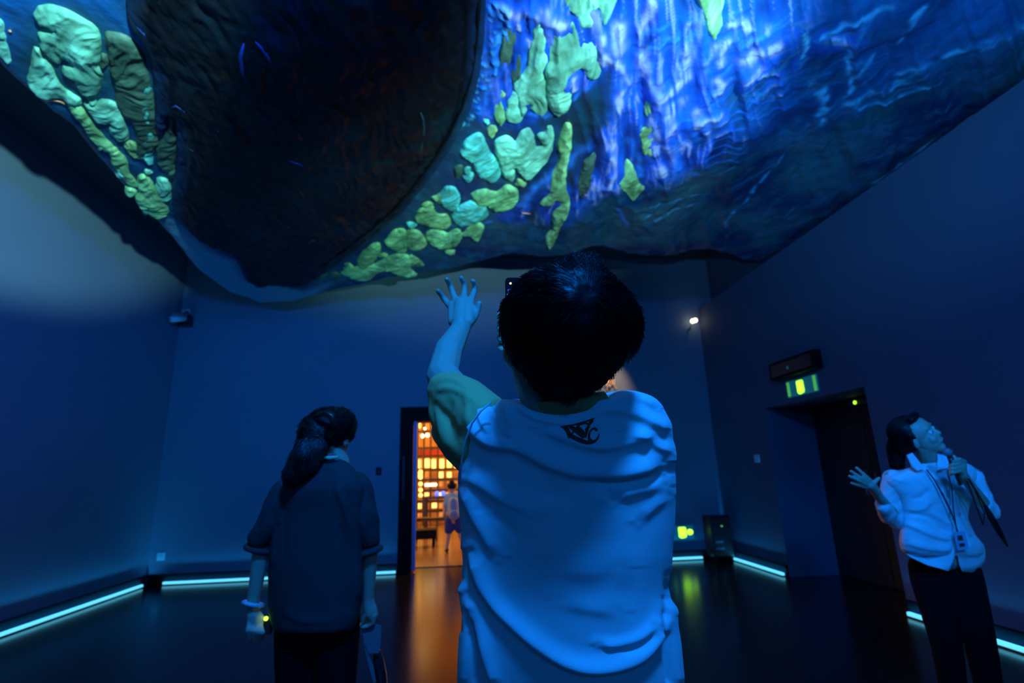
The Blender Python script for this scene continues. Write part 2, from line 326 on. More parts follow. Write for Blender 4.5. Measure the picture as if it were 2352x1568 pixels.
# exit sign over the side door
s_ = onx(1843, 887, XR); ex, bx = fixture('exit_sign', (XR, s_.y, s_.z), (.56, .19), (-1, 0, 0), M['signpl'], 'glowing green exit sign above the dark side door', 'exit sign')
def pict(n, s, c, k, m, t, dirn=1):
    out = [(-.055, .06), (-.045, .07), (.04, .07), (.055, .06), (.06, -.05), (.045, -.07), (.02, -.072), (.0, -.055), (-.02, -.078), (-.045, -.07), (-.055, -.05)]
    pts = [c+s*(x*k*dirn)+Vector((0, 0, z*k))+n*.012 for x, z in out]; adopt(poly_prism('running_figure', pts, n*.006, m, label='bright green door pictogram'), t)
n_, sd = Vector((-1, 0, 0)), Vector((0, -1, 0)); cc = Vector((XR, s_.y, s_.z))
pict(n_, sd, cc-sd*.02, 1.05, M['green'], ex)
for o in (-.24, .24): adopt(boxo('sign_bar', (XR-.02, cc.y+o-.022, cc.z-.085), (XR-.012, cc.y+o+.022, cc.z+.085), M['green2'], bev=.003, label='dim green side bar'), ex)
a, b = onx(1787, 870, XR), onx(1893, 830, XR); bxz = (a.z+b.z)/2+.02
eb = thing('sign_box', (XR, (a.y+b.y)/2, bxz), 'long unlit black box sign above the green exit sign', 'sign')
y0, y1 = b.y+.02, a.y
adopt(boxo('box_frame', (XR-.10, y0, 2.32), (XR-.001, y1, 2.53), M['black'], bev=.008), eb)
adopt(boxo('box_face', (XR-.105, y0+.05, 2.355), (XR-.10, y1-.05, 2.495), M['dark'], label='dark grey face'), eb)
adopt(boxo('small_lamp', (XR-.108, (y0+y1)/2+.03, 2.40), (XR-.104, (y0+y1)/2+.06, 2.43), M['signpl']), eb)
# exit sign low on the back wall
s_ = ony(1562, 1222, D); ex2, bx = fixture('exit_sign', (s_.x, D, s_.z), (.42, .19), (0, -1, 0), M['signpl'], 'glowing green exit sign low on the back wall beside the extinguisher box', 'exit sign')
n_, sd = Vector((0, -1, 0)), Vector((1, 0, 0)); cc = Vector((s_.x+.03, D, s_.z)); pict(n_, sd, cc, 1.05, M['green'], ex2)
pts = [cc+sd*(.115+.045*cos(a)*(1.1 if cos(a) > 0 else 1))+Vector((0, 0, .042*sin(a)))+n_*.012 for a in np.linspace(0, 2*pi, 13)[:-1]]
adopt(poly_prism('arrow', pts, n_*.006, M['green'], label='bright green arrow blob'), ex2)
adopt(boxo('sign_bar', (s_.x-.16, D-.02, s_.z-.085), (s_.x-.13, D-.012, s_.z+.085), M['green2']), ex2)
# extinguisher box in the corner
fx = thing('extinguisher_cabinet', (XR-.22, D-.2, 0), 'dark red fire extinguisher box standing in the back right corner', 'extinguisher box')
adopt(boxo('cabinet_body', (XR-.36, D-.30, .06), (XR-.05, D-.06, .62), M['red'], bev=.01), fx)
cdr = adopt(boxo('cabinet_door', (XR-.345, D-.31, .08), (XR-.065, D-.30, .60), M['red'], bev=.004), fx)
for zz, w in ((.25, .06), (.16, .07)): sub(boxo('printed_label', (XR-.31, D-.313, zz), (XR-.31+w+.05, D-.31, zz+.03), M['grey']), cdr)
sub(tubeo('door_knob', [(XR-.2, D-.31, .48), (XR-.2, D-.335, .48)], .012, M['green2'], label='knob with painted green glint'), cdr)  # the glint is a glowing material on the knob
for lx in (XR-.33, XR-.1): adopt(boxo('foot', (lx, D-.28, 0), (lx+.04, D-.1, .06), M['black']), fx)
# white lamp on the right partition corner
p = ony(1594, 737, D-.12)
lf = thing('wall_spotlight', p, 'small bright white twin spotlight high on the back wall corner', 'spotlight')
for dx in (-.022, .022):
    bm = bmesh.new(); bmesh.ops.create_uvsphere(bm, u_segments=14, v_segments=10, radius=.036, matrix=Matrix.Translation(p+Vector((dx, 0, .012*(dx > 0))))); adopt(frombm('lamp_head', bm, M['lampw'], smooth=True), lf)
adopt(tubeo('bracket', [p+Vector((-.03, .03, -.03)), p+Vector((-.06, .06, -.12)), p+Vector((-.06, .119, -.12))], .016, M['grey']), lf)
# surveillance camera in the back left corner
p = ony(413, 733, D-.25)
cv = thing('security_camera', (p.x, D, p.z), 'pale bullet security camera on the back left wall corner', 'camera')
def pp(x, y, dd=.25): return ony(x, y, D-dd)
adopt(tubeo('camera_body', [pp(392, 733, .42), pp(425, 731, .25)], [.045, .04], M['white'], seg=12), cv)
adopt(tubeo('sun_shield', [pp(396, 724, .42), pp(427, 722, .25)], [.035, .035], M['grey'], seg=10), cv)
adopt(tubeo('bracket_arm', [pp(425, 726, .25), pp(420, 712, .2), pp(432, 710, .12), pp(438, 722, .03)], .018, M['white'], seg=8), cv)
adopt(boxo('junction_box', pp(418, 752, .001), pp(446, 728, .001)+Vector((0, -.12, 0)), M['dark'], bev=.01), cv)
# fragments of golden characters
def strokes(name, label, segs, w):
    t = thing(name, ony(segs[0][0][0], segs[0][0][1], D), label, 'wall lettering', 'golden characters')
    bm = bmesh.new()
    for s in segs: tube(bm, [ony(x, y, D-.03) for x, y in s], [w*.85]+[w]*(len(s)-2)+[w*.85], 8)
    adopt(frombm('stroke', bm, M['gold'], smooth=True), t)
    for s in segs[:2]:
        p = ony(*s[0], D); adopt(tubeo('standoff', [p+Vector((0, -.03, 0)), p], .006, M['gold']), t)
strokes('golden_character', 'raised golden character on the back wall, whole one right of the boy', [[(1393, 878), (1402, 876)], [(1395, 872), (1394, 882), (1396, 895)], [(1399, 871), (1399, 888)], [(1391, 884), (1404, 886)], [(1395, 889), (1394, 897)], [(1401, 884), (1402, 891)], [(1403, 873), (1411, 872), (1410, 882), (1413, 890), (1417, 892)], [(1403, 881), (1409, 881)], [(1407, 875), (1405, 884)]], .0085)
strokes('golden_character', 'upper golden character peeking out beside the hair of the boy', [[(1402, 864), (1408, 861), (1412, 855)], [(1398, 858), (1406, 857)], [(1404, 850), (1403, 863)]], .010)
strokes('golden_character', 'left golden character mostly hidden behind the neck of the boy', [[(1380, 882), (1382, 893)], [(1374, 886), (1382, 888)], [(1377, 880), (1377, 895)]], .010)

# ------------------------------------------------------------------ hanging relief sculpture
ZS = 3.98
def npnoise(x, y, seed=0):                       # value noise
    xi, yi = np.floor(x).astype(int), np.floor(y).astype(int); fx, fy = x-xi, y-yi; fx = fx*fx*(3-2*fx); fy = fy*fy*(3-2*fy)
    def h(a, b):
        v = (a*374761393+b*668265263+seed*982451653) & 0x7fffffff; v = ((v ^ (v >> 13))*1274126177) & 0x7fffffff
        return ((v ^ (v >> 16)) & 0xffff)/65535.
    return (h(xi, yi)*(1-fx)+h(xi+1, yi)*fx)*(1-fy)+(h(xi, yi+1)*(1-fx)+h(xi+1, yi+1)*fx)*fy
def fbm(x, y, o=4, seed=0):
    r = 0; a = .5
    for i in range(o): r = r+a*npnoise(x*2**i, y*2**i, seed+i); a *= .5
    return r
def ridged(x, y, seed=0): return 1-np.abs(2*fbm(x, y, 3, seed)-.95)*1.6
def Sbase(x, y):                                 # height of the underside
    x = np.asarray(x, float); y = np.asarray(y, float)
    wx = 3.6*x/np.maximum(y+.2, 1.2)+.25*fbm(x*1.3, y*1.3, 2, 3); drape = ridged(wx*2.6, y*.55, 11)
    zone = 1/(1+np.exp(-(x-.6)*3))*1/(1+np.exp(-(6.2-y)*3))
    return ZS-.02-.085*(drape-.5)*zone-.022*(ridged(wx*6.5, y*1.3, 17)-.5)*zone-.035*(fbm(x*3, y*3, 4, 5)-.47)-.015*(fbm(x*11, y*9, 2, 8)-.4)
def plan(px, py):
    z = ZS
    for _ in range(3): p = onz(px, py, z); z = float(Sbase(np.array([p.x]), np.array([p.y]))[0])
    return (p.x, p.y)
def plan_poly(pts): return np.array([plan(*p) for p in pts])
def smooth_closed(P_, n=4):
    P_ = np.asarray(P_); out = []
    N = len(P_)
    for i in range(N):
        a, b, c, d = P_[i-1], P_[i], P_[(i+1) % N], P_[(i+2) % N]
        for k in range(n):
            t = k/n; out.append(.5*((2*b)+(-a+c)*t+(2*a-5*b+4*c-d)*t*t+(-a+3*b-3*c+d)*t**3))
    return np.array(out)
def inside(X, Y, Pg):
    r = np.zeros(X.shape, bool); j = len(Pg)-1
    for i in range(len(Pg)):
        xi, yi = Pg[i]; xj, yj = Pg[j]
        if yi != yj:
            c = ((yi > Y) != (yj > Y)) & (X < (xj-xi)*(Y-yi)/(yj-yi)+xi); r ^= c
        j = i
    return r
def nearest(X, Y, Pg, closed=True):
    best = np.full(X.shape, 1e9); bx = X.copy(); by = Y.copy(); n = len(Pg)
    for i in range(n if closed else n-1):
        a = Pg[i]; b = Pg[(i+1) % n]; d = b-a; L = max(d@d, 1e-12)
        t = np.clip(((X-a[0])*d[0]+(Y-a[1])*d[1])/L, 0, 1); qx, qy = a[0]+t*d[0], a[1]+t*d[1]; q = (X-qx)**2+(Y-qy)**2
        m = q < best; best = np.where(m, q, best); bx = np.where(m, qx, bx); by = np.where(m, qy, by)
    return np.sqrt(best), bx, by
def colattr(me, C):
    a = me.color_attributes.new('Col', 'FLOAT_COLOR', 'POINT'); C4 = np.ones((len(C), 4), np.float32); C4[:, :3] = np.clip(C, 0, 1); a.data.foreach_set('color', C4.ravel())
def grid_mesh(name, X, Y, Z, keep, C=None):
    idx = -np.ones(X.shape, int); used = np.zeros(X.shape, bool)
    used[:-1, :-1] |= keep; used[1:, :-1] |= keep; used[:-1, 1:] |= keep; used[1:, 1:] |= keep
    idx[used] = np.arange(used.sum()); V = np.stack([X[used], Y[used], Z[used]], 1)
    i, j = np.nonzero(keep); Fc = np.stack([idx[i, j], idx[i, j+1], idx[i+1, j+1], idx[i+1, j]], 1)
    me = bpy.data.meshes.new(name); me.vertices.add(len(V)); me.vertices.foreach_set('co', V.astype(np.float32).ravel())
    me.loops.add(Fc.size); me.loops.foreach_set('vertex_index', Fc.astype(np.int32).ravel()); me.polygons.add(len(Fc))
    me.polygons.foreach_set('loop_start', np.arange(0, Fc.size, 4, dtype=np.int32)); me.update(); me.validate()
    if C is not None: colattr(me, C[used])
    me.shade_smooth(); return me
OUT = [(-420, -240), (-100, 55), (0, 165), (70, 225), (110, 262), (160, 295), (200, 345), (250, 400), (300, 455), (350, 505), (400, 560), (450, 622), (520, 672), (600, 700), (680, 694), (780, 668), (870, 648), (960, 632), (1040, 622), (1110, 604), (1180, 588), (1240, 596), (1300, 590), (1360, 572), (1440, 588), (1540, 590), (1619, 577), (1680, 590), (1760, 612)]
OP = plan_poly(OUT); OP = np.vstack([OP, [[4.115, 6.2], [4.115, .2], [-3.4, .2]]])
OP[:, 0] = np.minimum(OP[:, 0], 4.115)
ms = {k: v for k, v in dict(mint=(.38, .98, .66), cyan=(.20, .85, .72), olive=(.42, .70, .28), dull=(.10, .19, .13), lime=(.46, .92, .38)).items()}
sc = thing('relief_sculpture', (.5, 3.7, ZS), 'huge hanging relief sculpture, blue and pale green, with a dark round bulge', 'sculpture')
hs = .0125
gx = np.arange(-4.05, 4.12, hs); gy = np.arange(.05, 8.2, hs); X, Y = np.meshgrid(gx, gy, indexing='ij')
ins = inside(X, Y, OP); dist, bxx, byy = nearest(X, Y, OP)
sd_ = np.where(ins, dist, -dist); keepv = sd_ > -.14
keep = keepv[:-1, :-1] & keepv[1:, :-1] & keepv[:-1, 1:] & keepv[1:, 1:]
Zb = Sbase(X, Y)
Z = Zb + np.where(sd_ < .10, (.10-sd_)**2*6.0, 0)+np.where(sd_ < 0, -sd_*2.5, 0)
PX = proj(np.stack([X.ravel(), Y.ravel(), Z.ravel()], 1)); PXx = PX[:, 0].reshape(X.shape); PXy = PX[:, 1].reshape(X.shape)
C = np.zeros(X.shape+(3,)); n1 = fbm(X*2.2, Y*2.2, 5, 21); n2 = ridged(X*3+.5*n1, Y*1.1, 31); n3 = fbm(X*9, Y*5, 3, 41)
deep = np.array([.004, .035, .13]); mid_ = np.array([.008, .10, .42]); tealc = np.array([.02, .11, .16])
k = np.clip((n1-.35)*3, 0, 1)[..., None]; C[:] = deep*(1-k)+tealc*k
k = np.clip((n3-.5)*3, 0, .5)[..., None]; C = C*(1-k)+np.array([.02, .16, .32])*k
def zone(poly, soft):
    p = plan_poly(poly); d, _, _ = nearest(X, Y, p); i = inside(X, Y, p); s = np.where(i, d, -d); return np.clip(s/soft*.5+.5, 0, 1)
def blend(kk, col):
    global C; kk = np.clip(kk, 0, 1)[..., None]; C = C*(1-kk)+np.array(col)*kk
zb = zone([(1120, -120), (1400, -120), (1900, -120), (1860, 60), (1800, 250), (1720, 330), (1560, 420), (1440, 430), (1390, 440), (1290, 520), (1150, 500), (1250, 430), (1330, 330), (1400, 250), (1390, 180), (1330, 230), (1260, 290), (1100, 270), (1110, 150)], .12)
blend(zb*np.clip((n2-.15)*2.2, 0, 1), (.010, .12, .85)); blend(zb*np.clip((n3-.55)*4, 0, .8), (.002, .02, .10))
sx = 3.6*X/np.maximum(Y+.1, 1.2)+.12*fbm(X*3, Y*2, 3, 301)+.02*fbm(X*12, Y*6, 2, 303); st1 = ridged(sx*9, Y*1.3, 305); st2 = ridged(sx*21+3, Y*2.6+sx, 307); band = np.clip(st1*1.1-.35, 0, 1)**1.4
zl = zb*np.clip(1-np.abs(X-1.45)/1.5, 0, 1)
blend(zb*np.clip(1.25-st1*1.35, 0, 1)*.95, (.003, .02, .12)); blend(zl*np.clip(st1*st2*4.5-2.75, 0, 1), (.55, .52, 1.0)); Z -= zb*band*.035  # violet highlights painted on the strand crests, gaps between painted darker
z2 = zone([(1560, -150), (2400, -150), (2400, 60), (2150, 150), (1900, 260), (1800, 330), (1700, 340), (1600, 200)], .25)
blend(z2*.85*np.clip(n1*2-.3, 0, 1), (.012, .17, .55))
z3 = zone([(-500, -300), (280, -200), (300, 60), (330, 100), (180, 20), (60, 40), (-20, 150), (-200, 20)], .1); blend(z3*.8, (.01, .16, .60))
z6 = zone([(1480, 470), (1700, 330), (1900, 300), (2060, 330), (1750, 590), (1600, 570), (1450, 560)], .3); blend(z6*.75*np.clip(n1*2.6-.7, 0, 1), (.10, .20, .25))
z4 = zone([(385, 500), (430, 530), (480, 575), (540, 600), (560, 645), (620, 655), (700, 670), (760, 650), (700, 700), (600, 705), (500, 680), (430, 610), (380, 545)], .08); blend(z4, (.16, .34, .50))
z5 = zone([(1400, 60), (1420, 250), (1350, 330), (1320, 430), (1290, 420), (1300, 300), (1220, 290), (1290, 230), (1380, 190)], .04); blend(z5*.85, (.01, .05, .08))
# ridge lines with pale violet highlights painted in, in photograph pixels
LAV = (.62, .58, 1.0)
ST = [([(1425, 50), (1428, 75), (1434, 100)], 9), ([(1385, 80), (1388, 100)], 7), ([(1390, 130), (1402, 115), (1420, 125), (1432, 145)], 8), ([(1441, 150), (1443, 175)], 7),
 ([(1426, 200), (1430, 225), (1422, 250), (1420, 290)], 7), ([(1414, 310), (1413, 335)], 5), ([(1406, 360), (1408, 385), (1402, 410), (1400, 430)], 5),
 ([(1488, 0), (1484, 60), (1490, 100), (1492, 150), (1500, 175), (1515, 195)], 7), ([(1478, 105), (1482, 160)], 6), ([(1512, 200), (1507, 240)], 7), ([(1520, 210), (1545, 195), (1565, 175), (1568, 130), (1568, 90)], 10),
 ([(1545, 230), (1535, 270), (1520, 310)], 11), ([(1552, 280), (1545, 300)], 6), ([(1510, 350), (1520, 335)], 6), ([(1585, 40), (1575, 80), (1568, 110)], 4), ([(1518, 380), (1524, 395)], 7),
 ([(1620, 140), (1630, 115), (1645, 100)], 8), ([(1655, 150), (1660, 120), (1670, 90)], 7), ([(1640, 180), (1650, 195), (1640, 210)], 7), ([(1608, 250), (1612, 275)], 8), ([(1600, 292), (1625, 268), (1650, 255)], 6), ([(1618, 300), (1640, 282), (1662, 268)], 4), ([(1640, 312), (1665, 300)], 4),
 ([(1680, 50), (1700, 45), (1712, 60)], 6), ([(1715, 100), (1730, 90)], 8), ([(1712, 140), (1735, 125), (1765, 115)], 13), ([(1712, 185), (1735, 165)], 7), ([(1745, 175), (1790, 170)], 4), ([(1755, 225), (1775, 200), (1795, 195)], 4), ([(1775, 232), (1800, 215)], 3), ([(1760, 60), (1758, 75)], 5),
 ([(1160, 15), (1180, 30), (1205, 20), (1230, 35)], 7), ([(1245, 20), (1255, 40)], 7), ([(1275, 38), (1295, 45)], 8), ([(1207, 90), (1210, 110)], 4), ([(1185, 45), (1188, 62)], 4), ([(1313, 170), (1312, 200)], 5), ([(1915, 85), (1935, 95)], 7)]
XW = X+(fbm(X*4, Y*3, 3, 201)-.44)*.16+(fbm(X*14, Y*9, 2, 203)-.37)*.05; YW = Y+(fbm(X*3, Y*4, 3, 202)-.44)*.16
def near_line(pts, w):                           # weight of a soft stroke, measured in plan metres
    p = plan_poly(pts); q = proj(np.array([[a, b, ZS] for a, b in p]))
    ctr = p.mean(0); scale = F/max(1e-3, float((np.array([ctr[0], ctr[1], ZS])-Cn)@FWn)); wm = w/scale
    x0_, x1_ = p[:, 0].min()-4*wm-.1, p[:, 0].max()+4*wm+.1; y0_, y1_ = p[:, 1].min()-5*wm-.1, p[:, 1].max()+5*wm+.1
    i0, i1 = np.searchsorted(gx, [x0_, x1_]); j0, j1 = np.searchsorted(gy, [y0_, y1_]); sl = (slice(i0, i1+1), slice(j0, j1+1))
    d, _, _ = nearest(XW[sl], YW[sl], p, False); kk = np.zeros(X.shape); kk[sl] = np.exp(-(d/wm)**2*1.1); return kk, wm
for pts, w in ST:
    kk, wm = near_line(pts, w*1.5); blend(kk*1.7*np.clip(st2*1.6-.35, 0, 1)*np.clip(n3*3-.5, 0, 1), LAV); Z -= kk*.006*(1+n3)
    kk2, _ = near_line(pts, w*4.5); kq = kk2*.8*(1-np.clip(kk*1.3, 0, 1))*np.clip(.4+n3, 0, 1); blend(kq, (.012, .14, 1.0)); Z -= kk2*.016
BL = [([(1130, 200), (1125, 240), (1110, 265)], 6), ([(1145, 10), (1150, 60), (1140, 110), (1135, 160)], 7), ([(1340, 340), (1290, 385), (1230, 430), (1190, 470)], 12), ([(1400, 430), (1370, 440), (1330, 480)], 10), ([(1440, 380), (1470, 400), (1460, 330)], 10), ([(1550, 320), (1545, 380), (1540, 410)], 9), ([(1180, 180), (1205, 130), (1200, 100)], 6), ([(1220, 262), (1260, 268), (1290, 255)], 7), ([(1310, 230), (1330, 200), (1365, 170)], 7),
 ([(1110, 515), (1130, 508)], 4), ([(1423, 480), (1421, 500), (1432, 515)], 5), ([(1480, 210), (1485, 190)], 4), ([(1585, 402), (1587, 405)], 6), ([(1700, 250), (1740, 270), (1790, 250), (1820, 248)], 5), ([(1720, 230), (1750, 238), (1770, 230)], 4)]
for i in range(7):
    y = 255+i*14; BL.append(([(1600+i*3, y+48), (1635, y+24+i*3), (1675, y+6+i*4), (1715, y+i*6)], 3.2))
for i in range(6): BL.append(([(1700+i*6, 205+i*13), (1735+i*6, 178+i*13), (1780+i*5, 165+i*13)], 3))
for pts, w in BL: kk, _ = near_line(pts, w); blend(kk*.8*np.clip(n3*2, .2, 1), (.03, .24, 1.0)); Z -= kk*.006
RV = [([(1940, 240), (1990, 215), (2050, 200), (2090, 180), (2130, 150), (2200, 112), (2260, 95), (2352, 75)], 9), ([(2070, 172), (2100, 165)], 8), ([(2180, 120), (2230, 100)], 9), ([(2290, 85), (2350, 60)], 12), ([(1665, 522), (1700, 475), (1760, 400), (1815, 335)], 3.2), ([(1862, 298), (1890, 250), (1935, 215), (1945, 190), (1990, 130)], 4), ([(2062, 95), (2100, 50), (2140, 5)], 5), ([(1940, 110), (1935, 170)], 4), ([(1960, 250), (2060, 225), (2120, 200)], 5), ([(1580, 590), (1619, 578), (1660, 590)], 3), ([(1840, 60), (1870, 100), (1850, 160)], 5), ([(1880, 190), (1880, 240), (1870, 290)], 8), ([(1900, 80), (1980, 60), (2050, 20)], 8), ([(1500, 505), (1540, 485), (1600, 470)], 3), ([(1520, 470), (1580, 450), (1650, 445)], 3), ([(1480, 500), (1520, 470)], 3), ([(2150, 320), (2060, 380), (1990, 420)], 5)]
n6 = fbm(X*16, Y*11, 3, 401)
for pts, w in RV: kk, _ = near_line(pts, w*1.25); blend(kk*np.clip(n6*5-1.7, .12, 1), (.12, .55, .95)); Z -= kk*.004  # river band, and a thin highlight painted along the back edge
for _ in range(260):                             # fine combed streaks on the right half
    px, py = random.uniform(1450, 2300), random.uniform(60, 560)
    if py > 700-(px-1600)*.68-30: continue
    L = random.uniform(30, 110); a = random.uniform(-.75, -.15); kk, _ = near_line([(px, py), (px+L*.5, py+L*.5*a+6), (px+L, py+L*a)], random.uniform(2, 4.5)); blend(kk*random.uniform(.3, .8), random.choice([(.04, .26, .55), (.03, .16, .30), (.002, .02, .06), (.05, .10, .14)]))
for _ in range(90):                              # edge highlights painted as blue dots along the bulge rim
    t_ = random.random(); px = 1100+random.uniform(0, 45)+60*(1-t_)*0; py = random.uniform(0, 300); px = px-(.0009*py*py)+20
    kk, _ = near_line([(px, py), (px+2, py+4)], random.uniform(2.5, 4.5)); blend(kk*.7, random.choice([(.05, .35, 1), (.1, .5, .9), (.02, .2, .8)])); Z -= kk*.008
me = grid_mesh('relief_surface', X, Y, Z, keep, C)
me.materials.append(mat('sculpture_paint', (.1, .1, .3), .42, attr='Col', bump=.35, bscale=35, noise=.25, nscale=18, spec=.4))
o = link('relief_surface', me); adopt(o, sc)
# solid upper side of the slab
tp = OP[::2] if len(OP) % 2 else OP
pts = [(a*.985+.05 if a < 4 else a-.02, b*.985+.05, ZS+.12) for a, b in OP]; o = poly_prism('slab_core', pts, (0, 0, .25), M['ceil']); adopt(o, sc)
for hx, hy in ((-2.3, 1.5), (3.2, 1.5), (-2.2, 5.3), (3.2, 4.6), (.5, 3)): adopt(tubeo('hanging_rod', [(hx, hy, ZS+.3), (hx, hy, HC)], .012, M['grey']), sc)

def patch(name, poly, h, colr, mt, wr=.012, hh=.008, soft=.05, jit=.009, streak=None, label=None, colfn=None, zoff=0, grow=0):
    p = plan_poly(poly); p = smooth_closed(p, 4); tn = np.roll(p, -1, 0)-np.roll(p, 1, 0); tn /= np.hypot(tn[:, 0], tn[:, 1])[:, None]+1e-9; ar = np.sum(p[:, 0]*np.roll(p[:, 1], -1)-np.roll(p[:, 0], -1)*p[:, 1]); p = p+np.stack([tn[:, 1], -tn[:, 0]], 1)*np.sign(ar)*grow
    if jit: p = p+np.stack([fbm(p[:, 0]*14, p[:, 1]*14, 3, 77)-.45, fbm(p[:, 0]*14+9, p[:, 1]*14, 3, 78)-.45], 1)*jit*4
    ax = np.arange(p[:, 0].min()-hh*2, p[:, 0].max()+hh*3, hh); ay = np.arange(p[:, 1].min()-hh*2, p[:, 1].max()+hh*3, hh); x, y = np.meshgrid(ax, ay, indexing='ij')
    i = inside(x, y, p); d, qx, qy = nearest(x, y, p)
    near = i.copy(); near[1:] |= i[:-1]; near[:-1] |= i[1:]; near[:, 1:] |= i[:, :-1]; near[:, :-1] |= i[:, 1:]
    n4 = near.copy(); n4[1:] |= near[:-1]; n4[:-1] |= near[1:]; n4[:, 1:] |= near[:, :-1]; n4[:, :-1] |= near[:, 1:]
    anyin = i[:-1, :-1] | i[1:, :-1] | i[:-1, 1:] | i[1:, 1:]
    x2 = np.where(i, x, qx); y2 = np.where(i, y, qy); d2 = np.where(i, d, 0)
    ang = streak if streak is not None else .15
    u = x2*cos(ang)+y2*sin(ang); v = -x2*sin(ang)+y2*cos(ang); w_ = fbm(u*3, v*3, 2, 51)*.4
    folds = ridged((u+w_)*13, v*3.6+w_, 61)*.7+ridged((u+w_)*27, v*7+w_, 63)*.3
    prof = (1-np.exp(-d2/soft))
    z = Sbase(x2, y2)+.012-h*prof-(wr*2.2*(folds-.4)+wr*(fbm(x2*16, y2*16, 2, 71)-.45))*np.clip(d2/.03, 0, 1)-.02*np.clip(d2/.02, 0, 1)+zoff
    if colfn is not None: Cc = colfn(x2, y2, z, folds, d2)
    else:
        k = np.clip(folds*.8, 0, 1)[..., None]; g = fbm(x2*5, y2*5, 3, 91)[..., None]
        g2 = np.clip(fbm(u*9+w_*3, v*3, 3, 93)*2.6-.35, .55, 1)[..., None]; Cc = np.array(colr)*(.62+.5*k)*(.75+.55*g)*g2
    me = grid_mesh(name, x2, y2, z, anyin, Cc); me.materials.append(mt); o = link(name, me, None, None, label); adopt(o, sc); return o, p
PM = mat('patch_glaze', (.4, .8, .6), .5, attr='Col', noise=.12, nscale=25, bump=.25, bscale=60, spec=.35)
# the great dark bulge
BULB = [(285, -330), (285, -60), (290, 40), (322, 85), (345, 160), (352, 230), (352, 290), (368, 312), (386, 296), (396, 262), (402, 330), (398, 400), (392, 440), (400, 490), (440, 535), (480, 560), (520, 572), (545, 602), (565, 640), (605, 652), (650, 645), (700, 650), (752, 622), (810, 582), (868, 538), (925, 488), (965, 440), (1005, 388), (1050, 318), (1080, 255), (1100, 190), (1112, 120), (1118, 50), (1122, -60), (1122, -330)]
def bulbcol(x, y, z, f, d):
    n = fbm(x*2.4, y*2.4, 5, 101); m = fbm(x*6+2*n, y*6, 4, 111); c = np.zeros(x.shape+(3,)); c[:] = (.006, .004, .006)
    k = np.clip((n-.5)*4, 0, 1)[..., None]; c = c*(1-k)+np.array([.003, .014, .024])*k
    k = np.clip((m-.58)*6, 0, .8)[..., None]; c = c*(1-k)+np.array([.030, .014, .009])*k
    k = (np.exp(-((d-.02)/.07)**2))[..., None]*.8; c = c*(1-k)+np.array([.006, .03, .10])*k
    k = np.exp(-((d-.13)/.016)**2)[..., None]; c = c*(1-.85*k)
    pr = proj(np.stack([x.ravel(), y.ravel(), z.ravel()], 1)); qx, qy = pr[:, 0].reshape(x.shape), pr[:, 1].reshape(x.shape)
    return c
bo, bp = patch('dark_bulge', BULB, .26, None, mat('bulge_paint', (.02, .02, .03), .5, attr='Col', noise=.3, nscale=9, bump=.5, bscale=14, spec=.3), wr=.016, hh=.014, soft=.35, jit=0, streak=.1, colfn=bulbcol, label='large dark round bulge')
# painted glints on the bulge as small raised strokes
bvb = BVHTree.FromPolygons([v.co for v in bo.data.vertices], [p.vertices for p in bo.data.polygons])
bo_mw = bo.matrix_basis
def add_glint(pts, w, m, name='painted_glint'):
    bm = bmesh.new(); q = []
    for x, y in pts:
        h = bvb.ray_cast(CAM, ray(x, y))
        if h[0] is None: return
        q.append(h[0]+Vector((0, 0, .0)))
    tube(bm, q, [w*.4]+[w]*(len(q)-2)+[w*.4], 8, .6); adopt(frombm(name, bm, m, smooth=True), sc)
GB = mat('blue_glint', (.008, .04, .22), .5, noise=.2); GT = mat('teal_glint', (.012, .05, .07), .5, noise=.3)
for pts, w in [([(586, 95), (600, 110), (614, 130), (622, 150)], .012), ([(560, 100), (552, 130), (556, 165), (566, 190)], .012), ([(966, 258), (972, 275), (974, 300), (968, 340), (962, 380)], .008), ([(392, 248), (405, 244), (425, 258)], .01), ([(660, 368), (690, 378), (706, 392)], .01), ([(712, 478), (724, 492)], .012), ([(312, 60), (330, 78), (345, 100)], .01), ([(500, 300), (530, 330)], .01), ([(430, 340), (445, 348)], .008), ([(690, 440), (700, 455)], .009), ([(660, 520), (672, 528)], .01), ([(700, 560), (720, 552), (735, 560)], .009)]:
    add_glint(pts, w, GB if w > .009 else GT)
